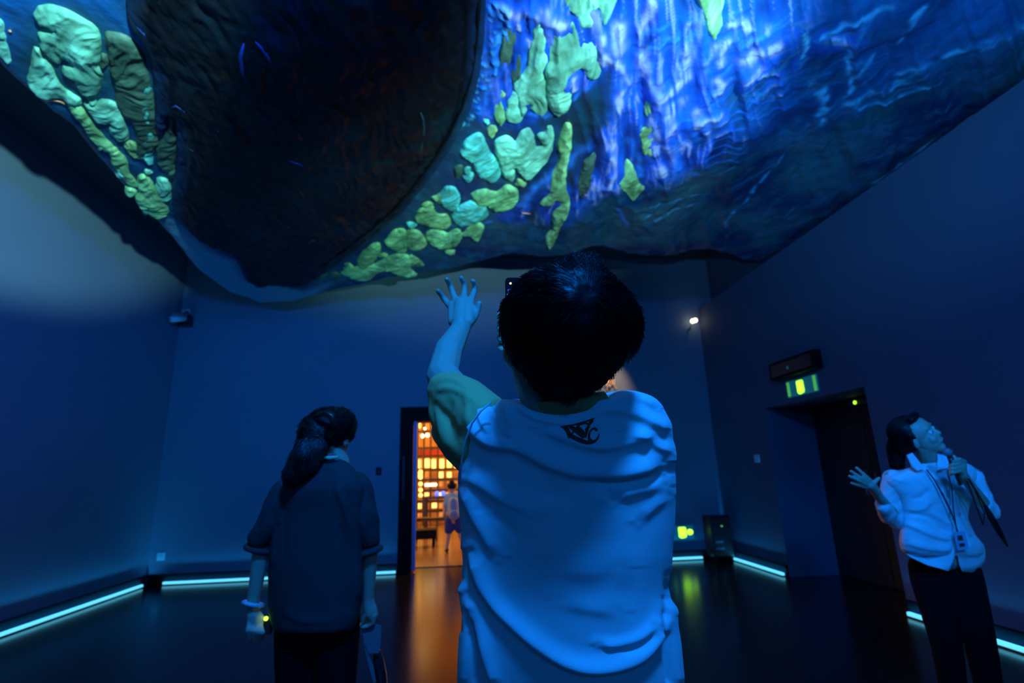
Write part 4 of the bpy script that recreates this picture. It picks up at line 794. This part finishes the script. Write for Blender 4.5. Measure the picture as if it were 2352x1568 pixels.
# olive tan inner collar and sleeves
rows2 = [(975, 1180, 1420, 1.120, .13, 6, -8), (945, 1190, 1410, 1.112, .160, 12, -8), (930, 1196, 1402, 1.100, .175, 12, -9), (916, 1200, 1394, 1.090, .190, 10, -10), (908, 1203, 1388, 1.087, .19, 10, -10)]
loft('inner_collar', rows2, M['tan'], boy, 80, 24, 2.2, None, .003, 'olive tan inner collar')
SL = [(([(1000, 880), (1030, 872), (1062, 885), (1085, 915)]), 7, .006), ([(998, 900), (1030, 893), (1060, 905), (1100, 930)], 7, .006), ([(1005, 925), (1012, 980), (1030, 1040)], 10, .007), ([(1040, 910), (1030, 960), (1045, 1030)], 10, -.005), ([(1060, 905), (1075, 935), (1070, 980)], 9, .006)]
slv = [('h', [B(1118, 975, 1.13), B(1070, 925, 1.20), B(1028, 897, 1.26)], [.066, .060, .052]), ('h', [B(1100, 1020, 1.14), B(1058, 990, 1.19), B(1022, 945, 1.24), B(1026, 905, 1.26)], [.060, .056, .042, .045]), ('h', [B(1085, 1070, 1.15), B(1052, 1030, 1.19), B(1024, 990, 1.22)], [.030, .036, .036])]
blob('left_sleeve', slv, .006, M['tan'], boy, 5, foldfn(SL), 'olive tan raglan sleeve')
blob('right_sleeve', [('h', [B(1478, 985, 1.15), B(1450, 1000, 1.27)], [.050, .052])], .008, M['tan'], boy, 4, None, 'olive tan sleeve')
tubeo_ = adopt(tubeo('sleeve_seam', [B(1128, 924, 1.03), B(1104, 944, 1.032), B(1084, 972, 1.04), B(1070, 1010, 1.05), B(1060, 1060, 1.07), B(1056, 1110, 1.09)], .0022, M['shirt']), boy)
# monogram on the upper back, laid on the cloth
sv = BVHTree.FromPolygons([v.co for v in shirt.data.vertices], [p.vertices for p in shirt.data.polygons])
def onshirt(x, y):
    h = sv.ray_cast(CAM, ray(x, y)); return (h[0]-ray(x, y)*.0022) if h[0] is not None else P(x, y, 1.03)
def c8(x, y): return (1100+x/4.704, 850+y/4.704)
bm = bmesh.new()
def stroke2(pts, ws):
    pts = smooth_open(np.array([c8(*p) for p in pts], float), 7); ws = np.interp(np.linspace(0, 1, len(pts)), np.linspace(0, 1, len(ws)), ws)/4.704/2; L_, R_ = [], []
    for i, p in enumerate(pts):
        t_ = pts[min(i+1, len(pts)-1)]-pts[max(i-1, 0)]; t_ = t_/np.hypot(*t_); n_ = np.array([-t_[1], t_[0]])*ws[i]; L_.append(bm.verts.new(onshirt(*(p+n_)))); R_.append(bm.verts.new(onshirt(*(p-n_))))
    for i in range(len(pts)-1): bm.faces.new((L_[i], L_[i+1], R_[i+1], R_[i]))
stroke2([(885, 610), (1060, 578), (1245, 520)], [10, 12, 14]); stroke2([(930, 606), (965, 665), (985, 730)], [48, 44, 40]); stroke2([(985, 600), (1060, 660), (1140, 720)], [36, 40, 44])
stroke2([(1090, 572), (1050, 620), (1000, 690)], [16, 18, 20]); stroke2([(985, 700), (1060, 740), (1130, 768), (1190, 780), (1250, 765), (1285, 730), (1300, 685)], [40, 44, 42, 34, 26, 18, 10]); stroke2([(1060, 600), (1100, 640), (1140, 690)], [30, 34, 34])
stroke2([(1225, 535), (1190, 590), (1165, 660), (1145, 725)], [34, 28, 28, 30]); stroke2([(1272, 650), (1262, 630), (1235, 628), (1205, 655), (1190, 700), (1195, 745), (1230, 765)], [26, 22, 16, 20, 26, 26, 18]); stroke2([(1075, 590), (1120, 575), (1165, 570), (1180, 600), (1150, 640)], [14, 14, 14, 12, 12])
mg = frombm('monogram', bm, M['print'], label='dark letters K Y C as a monogram'); adopt(mg, boy); s = mg.modifiers.new('thickness', 'SOLIDIFY'); s.thickness = .001
# phone
pa, pb_, pcn, pd = B(1161, 637, ph), B(1230, 638, ph+.012), B(1221, 800, ph-.01), B(1149, 798, ph-.02)
phn = thing('phone', (pa+pcn)/2, 'black smartphone held up in front of the face of the boy, screen lit blue', 'phone')
e1 = (pb_-pa).normalized(); e2 = (pd-pa); e2 = (e2-e1*e2.dot(e1)).normalized(); pn = e1.cross(e2).normalized()
if pn.dot(fw) < 0: pn = -pn
wv, hv = (pb_-pa).length, (pd-pa).length
def ppt(u, v, d=0): return pa+e1*wv*u+e2*hv*v+pn*d
def rrect(u0_, v0, u1, v1, r, d):
    o = []; ru, rv = r/wv, r/hv
    for cu, cv_, a0 in ((u1-ru, v0+rv, -90), (u1-ru, v1-rv, 0), (u0_+ru, v1-rv, 90), (u0_+ru, v0+rv, 180)):
        for k in range(5): a = radians(a0+k*22.5); o.append(ppt(cu+ru*cos(a), cv_+rv*sin(a), d))
    return o
adopt(poly_prism('phone_body', rrect(0, 0, 1, 1, .009, 0), pn*.008, M['black']), phn)
psn = adopt(poly_prism('phone_screen', rrect(.06, .17, .94, .72, .003, -.0008), pn*.0006, M['screen'], label='blue lit screen picture'), phn)
sub(poly_prism('screen_patch', [ppt(.16+.1*cos(a)+.05*sin(2*a), .235+.045*sin(a), -.0014) for a in np.linspace(0, 2*pi, 12)[:-1]], pn*.0005, M['screeng'], label='pale green patch on the screen'), psn)
for u, v, w_ in ((.16, .085, .0028), (.42, .085, .0022), (.18, .80, .002)): adopt(poly_prism('screen_icon', [ppt(u, v, -.0014)+e1*w_*cos(a)+e2*w_*sin(a) for a in np.linspace(0, 2*pi, 9)[:-1]], pn*.0005, M['dot']), phn)
adopt(poly_prism('camera_island', rrect(.55, .03, .95, .2, .005, .008), pn*.002, M['dark']), phn)

# ======================= the woman on the left
D1 = 2.10
w1 = thing('person', (B(735, 1400, D1).x, B(735, 1400, D1).y, 0), 'woman seen from behind in a dark oversized tee with long half-tied hair', 'person')
f1 = (B(900, 1080, 2.75)-B(755, 1000, D1)).normalized(); u1_ = (B(760, 940, D1)-B(768, 1040, D1+.02)).normalized()
h1c = B(760, 1003, D1+.03); hp, hax, hq = headprims(h1c, f1, u1_, .95)
hip1 = B(725, 1520, D1+.05); hip1.z = max(hip1.z, .70)
fd = Vector((.25, 1, 0)).normalized(); sp, tpz, shs = legs(hip1, .085, fd, hip1.z)
def C1(x, y, d=D1): return B(x, y, d)
aL = [C1(662, 1128), C1(604, 1240, 2.12), C1(581, 1385, 2.12), C1(583, 1418, 2.13)]; aR = [C1(822, 1118), C1(850, 1250, 2.13), C1(846, 1372, 2.16), C1(850, 1405, 2.16)]
pr = hp+[('h', [hq(0, -.01, -.05), C1(776, 1062, D1+.01), C1(760, 1100, D1+.02)], [.046, .047, .06]), ('c', C1(690, 1110), .05, C1(800, 1102), .05), ('e', C1(740, 1200, D1+.02), (.13, .08, .17)), ('e', C1(730, 1350, D1+.03), (.115, .08, .16)), ('e', hip1+V(0, 0, .04), (.11, .075, .10)),
 ('h', aL, [.044, .036, .024, .026]), ('h', aR, [.044, .036, .024, .026])]+sp
# left hand: loose fist
for i in range(4):
    x = 570+i*11; finger(pr, [C1(574+i*7, 1420, 2.11+i*.008), C1(569+i*11.5, 1446+i*2, 2.085+i*.006), C1(572+i*11, 1466+(3, 6, 5, 0)[i], 2.11+i*.008), C1(577+i*9, 1462, 2.14)], .0100, .0080)
pr.append(('c', C1(583, 1412, 2.12), .027, C1(584, 1436, 2.12), .026)); finger(pr, [C1(592, 1405, 2.12), C1(603, 1420, 2.13), C1(602, 1440, 2.14)], .012, .009)
# right hand: bent inwards, holding a leaflet
pr += [('c', C1(852, 1395, 2.16), .024, C1(856, 1412, 2.165), .025)]
for i in range(4): finger(pr, [C1(860-i*2, 1412+i*1, 2.15+i*.012), C1(857-i*3, 1430-i, 2.155+i*.012), C1(846-i*3, 1437-i*2, 2.16+i*.01), C1(833-i*2, 1440-i*2, 2.16+i*.01)], .0105, .008)
finger(pr, [C1(848, 1398, 2.15), C1(838, 1414, 2.15), C1(833, 1428, 2.155)], .011, .008)
blob('body', pr, .0048, M['skin'], w1, 2); eyes(hq, hax, .95, w1)
fl = [([(628, 1120), (632, 1200), (628, 1300)], 7, .008), ([(770, 1110), (800, 1200), (815, 1300), (820, 1380)], 8, .010), ([(780, 1200), (792, 1300), (800, 1400)], 7, -.008), ([(720, 1060), (760, 1075), (800, 1110)], 12, .004), ([(650, 1120), (650, 1200), (660, 1300)], 9, -.005), ([(810, 1160), (822, 1220), (828, 1300)], 8, .006), ([(640, 1400), (700, 1425), (780, 1420)], 12, .005)]
rw = [(1452, 636, 806, D1+.04, .27, 0, -3), (1440, 624, 815, D1+.04, .28, 0, -3), (1400, 615, 826, D1+.04, .28, 0, 0), (1330, 614, 833, D1+.03, .27, 0, 0), (1250, 620, 828, D1+.02, .26, 0, 0), (1180, 630, 836, D1+.01, .25, 0, 0), (1130, 638, 840, D1, .24, 0, -3), (1105, 650, 830, D1, .22, 0, -6), (1085, 675, 815, D1, .19, 0, -7), (1068, 705, 800, D1, .16, 2, -6), (1056, 735, 788, D1+.005, .13, 5, -3), (1050, 748, 783, D1+.01, .115, 6, -2)]
f1_ = foldfn(fl)
loft('oversized_tee', rw, M['tee'], w1, 160, 170, 2.4, lambda c, n: f1_(c, n)+(fbm(c[:, 0]*8, c[:, 2]*5, 3, 19)-.44)*.018)
tfold = lambda c, n: (fbm(c[:, 0]*14, c[:, 2]*14+c[:, 1]*9, 3, 29)-.45)*.022
blob('sleeve', [('h', [C1(660, 1130), C1(632, 1185), C1(600, 1232, 2.11)], [.062, .062, .052])], .009, M['tee'], w1, 3, tfold); blob('sleeve', [('h', [C1(818, 1118), C1(836, 1180), C1(848, 1235, 2.12)], [.062, .062, .050])], .009, M['tee'], w1, 3, tfold)
for pts in ([(570, 1243), (594, 1262), (620, 1256)], [(828, 1262), (850, 1268), (873, 1250)]):
    q = [C1(pts[0][0], pts[0][1], 2.07), C1(pts[1][0], pts[1][1], 2.05), C1(pts[2][0], pts[2][1], 2.07)]; ce = C1(pts[1][0], pts[1][1]-8, 2.12)
    r_ = (q[0]-q[2]).length*.5; ring = [ce+Vector((cos(a)*r_, sin(a)*r_*.95, -.01+.012*cos(a)*(1 if pts[0][0] > 700 else -1))) for a in np.linspace(0, 2*pi, 21)]; bm = bmesh.new(); tube(bm, ring, .013, 8); adopt(frombm('rolled_cuff', bm, M['tee'], smooth=True), w1)
blob('trousers', tpz+[('e', hip1+V(0, 0, .05), (.15, .11, .12))], .012, M['pants'], w1); shoes(shs, fd, M['shoe'], w1)
# hair with a half ponytail falling over the left shoulder
hr1 = blob('hair', [('e', C1(754, 982, D1+.02), (.090, .098, .080)), ('e', C1(778, 975, D1+.05), (.070, .09, .066)), ('h', [C1(722, 985, 2.06), C1(712, 1015, 2.03), C1(697, 1050, 2.0), C1(676, 1088, 2.0), C1(668, 1100, 1.99)], [.058, .050, .046, .040, .022]), ('h', [C1(735, 1010, 2.03), C1(722, 1040, 2.0), C1(700, 1078, 1.985), C1(672, 1102, 1.985)], [.040, .036, .028, .014]), ('h', [C1(795, 985, D1+.03), C1(803, 1002, D1+.06), C1(812, 1005, D1+.08)], [.030, .018, .006])], .008, M['hair2'], w1, 4, lambda c, n: (fbm(c[:, 0]*35, c[:, 2]*22, 3, 39)-.46)*.014)
kn1 = C1(742, 975, 1.97)
strands('hair_strand', hr1, lambda p: (Vector((-.35, -.1, -1)) if p.z < C1(720, 1010).z else (kn1-p).normalized()+V(-.2, -.2, -.5)), 6000, .10, .0030, M['hair2'], w1, .010, .014, 6)
bm = bmesh.new(); tube(bm, [C1(722, 958, 2.01), C1(735, 950, 1.995), C1(750, 948, 1.985), C1(762, 956, 1.985), C1(768, 972, 1.985), C1(766, 988, 1.99), C1(757, 1000, 1.995), C1(745, 1004, 1.998)], [.004, .009, .012, .013, .013, .011, .009, .004], 8); adopt(frombm('hair_twist', bm, M['hair2'], smooth=True, label='glossy twisted lock around the knot'), w1)
bm = bmesh.new(); tube(bm, [C1(739, 1050, D1-.065), C1(757, 1051, D1-.078), C1(776, 1049, D1-.062)], [.006, .0075, .006], 8); adopt(frombm('neck_tape', bm, M['cream'], smooth=True, label='cream neck tape'), w1)
bm = bmesh.new(); tube(bm, [C1(740, 1044, D1-.052), C1(758, 1044, D1-.062), C1(772, 1046, D1-.050)], [.005, .007, .004], 8); adopt(frombm('lanyard', bm, M['redl'], smooth=True, label='red lanyard ribbon'), w1)
wc = C1(581, 1386, 2.12); bm = bmesh.new(); tube(bm, [wc+Vector((cos(a)*.035, sin(a)*.035, .010*cos(a+2.6))) for a in np.linspace(0, 2*pi, 21)], .0085, 8)
adopt(frombm('wristband', bm, M['band'], smooth=True, label='white wristband'), w1)
# audio receiver with a green light at the left hand
rc = thing('audio_receiver', C1(607, 1424, 2.13), 'small black receiver with a glowing green light beside the left hand', 'receiver')
p = C1(613, 1434, 2.135); adopt(boxo('receiver_body', p-V(.022, .008, .035), p+V(.022, .008, .03), M['dark'], bev=.004), rc)
bm = bmesh.new(); bmesh.ops.create_uvsphere(bm, u_segments=12, v_segments=8, radius=.0085, matrix=Matrix.Translation(C1(611, 1420, 2.115))); adopt(frombm('indicator_light', bm, M['gled'], smooth=True), rc)
lfl = thing('leaflet', C1(855, 1440, 2.17), 'pinkish folded leaflet hanging from the right hand of the woman in the tee', 'leaflet')
for k, pts in enumerate(([(829, 1440), (850, 1430), (876, 1436), (874, 1480), (870, 1500), (846, 1500), (838, 1478)], [(846, 1500), (838, 1478), (833, 1470), (850, 1540), (858, 1568), (864, 1566), (858, 1530)])):
    adopt(poly_prism('leaflet_fold', [C1(x, y, 2.17+.008*k) for x, y in pts], V(0, .002, 0), M['paper']), lfl)
um = thing('folded_umbrella', C1(868, 1500, 2.2), 'dark folded umbrella with a pale tip held behind the pink leaflet', 'umbrella')
adopt(tubeo('folded_canopy', [C1(864, 1488, 2.21), C1(868, 1510, 2.21), C1(874, 1550, 2.22), C1(880, 1600, 2.23), C1(884, 1640, 2.24)], [.010, .022, .026, .022, .008], M['dark'], seg=10), um)
adopt(tubeo('umbrella_tip', [C1(863, 1478, 2.205), C1(864, 1490, 2.21)], [.008, .011], M['band'], seg=10, label='pale tip'), um)

# ======================= the woman on the right
D2 = 2.80
w2 = thing('person', (B(2175, 1400, D2).x, B(2175, 1400, D2).y, 0), 'woman in a white blouse with a lanyard, one hand raised, other holding a microphone', 'person')
f2 = Vector((-.05, -1, .30))+Vector((.55, 0, 0)); f2.normalize(); u2 = (B(2093, 940, D2)-B(2135, 1060, D2)).normalized()
h2c = B(2108, 1000, D2-.02); hp, hax, hq = headprims(h2c, f2, u2, 1.0)
hip2 = B(2175, 1335, D2+.02); fd2 = Vector((-.15, -1, 0)).normalized(); sp, tpz, shs = legs(hip2, .08, fd2, hip2.z)
def C2(x, y, d=D2): return B(x, y, d)
aL = [C2(2048, 1096), C2(2058, 1188, 2.82), C2(2020, 1142, 2.66), C2(2008, 1124, 2.63)]; aR = [C2(2235, 1090), C2(2272, 1172, 2.78), C2(2225, 1110, 2.62), C2(2207, 1085, 2.58)]
pr = hp+[('h', [hq(0, 0, -.07), C2(2135, 1060), C2(2140, 1090)], [.046, .046, .06]), ('c', C2(2070, 1098), .045, C2(2215, 1088), .045), ('e', C2(2150, 1160), (.13, .08, .15)), ('e', C2(2165, 1250), (.105, .08, .13)), ('e', hip2+V(0, 0, .04), (.10, .07, .09)),
 ('h', aL, [.040, .034, .022, .024]), ('h', aR, [.040, .034, .023, .025])]+sp
pr += [('c', C2(2012, 1128, 2.63), .022, C2(1998, 1112, 2.60), .026)]
for a, b, c_ in (((2000, 1104, 2.59), (1985, 1090, 2.58), (1967, 1074, 2.585)), ((1994, 1107, 2.59), (1976, 1096, 2.57), (1955, 1082, 2.57)), ((1990, 1112, 2.59), (1972, 1103, 2.57), (1951, 1093, 2.57)), ((1988, 1118, 2.60), (1973, 1114, 2.59), (1956, 1109, 2.59))):
    finger(pr, [C2(*a), C2(*b), C2(*c_)], .0105, .0075)
finger(pr, [C2(2006, 1122, 2.60), C2(2009, 1107, 2.59), C2(2019, 1098, 2.585)], .012, .0085)
pr += [('c', C2(2210, 1090, 2.58), .024, C2(2203, 1070, 2.565), .027)]
for i in range(4): finger(pr, [C2(2216, 1060+i*9, 2.575), C2(2203, 1054+i*9, 2.545), C2(2188, 1058+i*9, 2.54), C2(2182, 1066+i*8, 2.56)], .0105, .0085)
finger(pr, [C2(2206, 1080, 2.56), C2(2196, 1062, 2.55), C2(2191, 1048, 2.55)], .012, .009)
blob('body', pr, .0048, M['skin'], w2, 2); eyes(hq, hax, 1.0, w2)
def c3(l): return [(1900+x/3.485, 900+y/3.485) for x, y in l]
fl2 = [(c3([(600, 1040), (720, 1090), (860, 1150), (1000, 1180)]), 8, .012), (c3([(620, 1200), (760, 1240), (900, 1262), (1010, 1250)]), 8, .009), (c3([(620, 930), (740, 940), (850, 860)]), 7, .007), (c3([(640, 980), (800, 1000), (900, 1080), (1000, 1140)]), 5, -.008), (c3([(800, 700), (880, 800), (960, 920), (1010, 1050), (1020, 1180), (1010, 1320)]), 4, -.008), (c3([(700, 650), (820, 760), (900, 860)]), 9, .007), (c3([(460, 640), (560, 700), (640, 720)]), 6, .006), (c3([(820, 950), (900, 1010), (1000, 1080)]), 6, .008), (c3([(1040, 780), (1080, 900), (1090, 1040)]), 8, -.010), (c3([(880, 720), (960, 720), (990, 830)]), 6, .005), (c3([(650, 850), (740, 850), (830, 780)]), 6, -.006)]
rw = [(1276, 2092, 2256, D2, .20, 0, 0), (1268, 2074, 2262, D2, .22, 0, 0), (1252, 2066, 2260, D2, .225, 0, 0), (1225, 2066, 2240, D2, .215, 0, 0), (1190, 2074, 2226, D2, .205, 0, 0), (1150, 2068, 2232, D2, .215, 0, 0), (1120, 2046, 2246, D2, .21, 0, -3), (1098, 2034, 2252, D2, .195, 0, -6), (1082, 2046, 2240, D2, .175, 0, -8), (1072, 2068, 2222, D2, .155, 0, -8), (1064, 2092, 2200, D2, .13, 2, -7), (1058, 2104, 2186, D2, .115, 4, -5)]
f2_ = foldfn(fl2)
def hem(c, n): return f2_(c, n)+(fbm(c[:, 0]*16, c[:, 2]*16, 3, 49)-.44)*.012
bl = loft('white_blouse', rw, M['blouse'], w2, 170, 170, 2.3, hem, .003)
# shirt tails: curved fronts below the hem
fy = D2-.106
for pts in ([(2066, 1250), (2070, 1262), (2092, 1280), (2130, 1298), (2160, 1306), (2178, 1311), (2186, 1296), (2193, 1274), (2193, 1250)], [(2197, 1250), (2199, 1278), (2204, 1300), (2210, 1312), (2232, 1314), (2250, 1304), (2262, 1288), (2262, 1262), (2258, 1248)]):
    bm = bmesh.new(); m_ = len(pts); cx_ = sum(p[0] for p in pts)/m_
    vs = [bm.verts.new(C2(x, y, fy+.11*(abs((x-2164)/100))**2.4-.004)) for x, y in pts]; bm.faces.new(vs); bmesh.ops.triangulate(bm, faces=bm.faces[:]); bmesh.ops.subdivide_edges(bm, edges=bm.edges[:], cuts=3, use_grid_fill=True)
    o = frombm('shirt_tail', bm, M['blouse'], smooth=True); adopt(o, w2); s = o.modifiers.new('t', 'SOLIDIFY'); s.thickness = .003
tf2 = lambda c, n: (fbm(c[:, 0]*22, c[:, 2]*22+c[:, 1]*9, 3, 59)-.45)*.022
blob('sleeve', [('h', [C2(2052, 1100), C2(2044, 1140, 2.80), C2(2056, 1192, 2.82)], [.054, .048, .047]), ('h', [C2(2058, 1195, 2.82), C2(2040, 1182, 2.76), C2(2026, 1160, 2.70)], [.048, .046, .038])], .008, M['blouse'], w2, 3, tf2)
blob('sleeve', [('h', [C2(2232, 1094), C2(2252, 1130, 2.79), C2(2274, 1172, 2.78)], [.052, .044, .042]), ('h', [C2(2276, 1176, 2.78), C2(2262, 1158, 2.73)], [.040, .038])], .008, M['blouse'], w2, 3, tf2)
# collar
for pts in ([(2084, 1046), (2096, 1072), (2108, 1081), (2124, 1076), (2106, 1052), (2096, 1040)], [(2154, 1042), (2160, 1072), (2152, 1080), (2176, 1074), (2182, 1066), (2172, 1044)]):
    o = poly_prism('collar', [C2(x, y, D2-.092-(.012 if y > 1060 else -.025)) for x, y in pts], fw*.006, M['blouse']); adopt(o, w2)
for x, y in ((2152, 1098), (2166, 1130), (2182, 1165), (2189, 1192), (2192, 1225)):
    h = BVHTree.FromPolygons([v.co for v in bl.data.vertices], [p.vertices for p in bl.data.polygons]).ray_cast(CAM, ray(x, y)) if x == 2152 else None
    bm = bmesh.new(); bmesh.ops.create_uvsphere(bm, u_segments=10, v_segments=6, radius=.006, matrix=Matrix.Translation(C2(x, y, D2-.122))); adopt(frombm('button', bm, M['band'], smooth=True), w2)
blob('trousers', tpz+[('e', hip2+V(0, 0, .05), (.135, .10, .12))], .012, M['pants'], w2); shoes(shs, fd2, M['shoe'], w2)
bq = h2c
hr2 = blob('hair', [('e', hq(0, -.035, .045), (.084, .088, .078), hax), ('e', hq(.0, -.075, .0), (.074, .060, .075), hax), ('c', hq(-.060, -.01, .03), .028, hq(-.066, -.03, -.03), .026), ('c', hq(.060, -.01, .03), .028, hq(.066, -.03, -.03), .026), ('e', hq(.0, .035, .098), (.062, .030, .020), hax), ('h', [hq(0, -.10, .0), C2(2058, 1030, 2.88), C2(2060, 1068, 2.88), C2(2070, 1085, 2.86)], [.046, .044, .036, .022])], .008, M['hair'], w2, 4, lambda c, n: (fbm(c[:, 0]*35, c[:, 2]*22, 3, 69)-.46)*.008)
strands('hair_strand', hr2, lambda p: Vector((-.3, .3, -1)), 1800, .07, .002, M['hair'], w2, .003, .005, 5)
# lanyard and badge
q = [C2(2128, 1078, D2-.105), C2(2145, 1100, D2-.128), C2(2165, 1135, D2-.136), C2(2182, 1170, D2-.138), C2(2192, 1195, D2-.136), C2(2200, 1222, D2-.134)]; q2 = [C2(2176, 1078, D2-.10), C2(2186, 1120, D2-.13), C2(2190, 1170, D2-.134), C2(2198, 1222, D2-.134)]
lb = thing('badge_lanyard', C2(2205, 1235, D2-.135), 'dark neck lanyard with a name card lying on the white blouse', 'lanyard')
bm = bmesh.new(); tube(bm, q, .005, 6, .5); adopt(frombm('strap', bm, M['dark'], smooth=True), lb); bm = bmesh.new(); tube(bm, q2, .004, 6, .5); adopt(frombm('strap', bm, M['dark'], smooth=True), lb)
def cq(l, d): return [C2(x, y, d) for x, y in l]
chd = adopt(poly_prism('card_holder', cq([(2191, 1222), (2216, 1220), (2226, 1260), (2200, 1264)], D2-.146), fw*.004, M['badge']), lb)
sub(poly_prism('card_photo', cq([(2199, 1230), (2210, 1229), (2213, 1240), (2201, 1241)], D2-.148), fw*.002, M['dark']), chd); sub(poly_prism('card_print', cq([(2203, 1248), (2215, 1247), (2217, 1254), (2205, 1256)], D2-.148), fw*.002, M['dark']), chd)
# microphone, bag strap
mc = thing('microphone', C2(2190, 1060, 2.55), 'black handheld microphone gripped near the chin of the blouse woman', 'microphone')
adopt(tubeo('handle', [C2(2182, 1050, 2.545), C2(2196, 1085, 2.555), C2(2206, 1112, 2.56)], [.013, .012, .010], M['dark'], seg=12), mc)
bm = bmesh.new(); bmesh.ops.create_uvsphere(bm, u_segments=16, v_segments=10, radius=.021, matrix=Matrix.Translation(C2(2176, 1038, 2.54))); adopt(frombm('grille', bm, M['grey'], smooth=True), mc)
um2 = thing('long_umbrella', C2(2290, 1215, 2.62), 'thin black closed umbrella slanting down from the arm of the blouse woman', 'umbrella')
adopt(tubeo('folded_canopy', [C2(2262, 1160, 2.64), C2(2275, 1185, 2.62), C2(2296, 1222, 2.62), C2(2314, 1254, 2.62)], [.008, .015, .013, .005], M['black'], seg=10), um2)
adopt(tubeo('shaft', [C2(2225, 1100, 2.55), C2(2262, 1160, 2.64)], .005, M['black'], seg=8), um2)
adopt(tubeo('wrist_loop', [C2(2222, 1105, 2.55), C2(2238, 1150, 2.56), C2(2258, 1205, 2.58), C2(2262, 1180, 2.60), C2(2235, 1115, 2.56)], .003, M['black'], seg=6), um2)

# ======================= the child in the gallery
kb = onz(1040, 1268, .012); ky = kb.y; kd = 0
def K(px, py): return ony(px, py, ky)
k_ = thing('person', (kb.x, ky, 0), 'child in blue with a backpack walking away in the amber gallery', 'person')
kf = Vector((.1, 1, 0)).normalized(); kh = K(1041, 1192)
top = K(1038, 1104); hcK = K(1038, 1118)
sp = []
pr = [('e', hcK, (.075, .085, .10)), ('c', hcK-V(0, 0, .08), .04, K(1040, 1136), .05), ('h', [K(1030, 1136), K(1022, 1165), K(1019, 1186)], [.04, .032, .026]), ('h', [K(1052, 1136), K(1060, 1160), K(1058, 1182)], [.04, .032, .026]),
 ('c', K(1040, 1145), .10, kh, .10), ('h', [kh+V(-.06, 0, 0), K(1030, 1225), K(1026, 1258)], [.07, .05, .035]), ('h', [kh+V(.07, 0, 0), K(1056, 1222)+V(0, .08, 0), K(1063, 1252)+V(0, .05, 0)], [.07, .05, .035])]
blob('body', pr, .014, M['skin'], k_, 2)
blob('hair', [('e', hcK+V(0, -.015, .03), (.09, .095, .09))], .012, M['hair'], k_, 3)
blob('shirt', [('c', K(1040, 1146), .125, K(1041, 1180), .115), ('c', K(1029, 1140), .06, K(1024, 1160), .05), ('c', K(1052, 1140), .06, K(1058, 1158), .05)], .015, M['kid'], k_, 3)
blob('shorts', [('h', [kh+V(-.06, 0, 0), K(1031, 1216)], [.10, .085]), ('h', [kh+V(.07, 0, 0), K(1055, 1214)+V(0, .03, 0)], [.10, .085])], .015, M['kids'], k_, 3)
for q in (K(1026, 1262), K(1064, 1258)+V(0, .05, 0)): blob('shoe', [('c', V(q.x, q.y-.03, .052), .038, V(q.x+.01, q.y+.10, .05), .034)], .012, M['shoe'], k_, 2)
bk = thing('backpack', K(1042, 1165)+V(0, -.21, 0), 'pale blue backpack worn by the child in the amber gallery', 'backpack')
blob('pack', [('c', K(1042, 1150)+V(0, -.21, 0), .085, K(1043, 1180)+V(0, -.21, 0), .095)], .014, M['kidp'], bk, 3); blob('front_pocket', [('e', K(1043, 1176)+V(0, -.30, 0), (.075, .03, .06))], .012, M['kidp'], bk, 2)
# small scrap on the floor
p = onz(2099, 1414, .001); bm = bmesh.new()
vs = [bm.verts.new((p.x+a, p.y+b, c_)) for a, b, c_ in ((-.022, -.012, .001), (.018, -.016, .012), (.022, .014, .002), (-.012, .018, .014))]; bm.faces.new(vs); bmesh.ops.subdivide_edges(bm, edges=bm.edges[:], cuts=2, use_grid_fill=True)
o = frombm('paper_scrap', bm, M['band']); s = o.modifiers.new('t', 'SOLIDIFY'); s.thickness = .001; o['kind'] = 'x'; del o['kind']; tag(o, 'tiny pale paper scrap lying on the dark floor left of the blouse woman', 'paper')
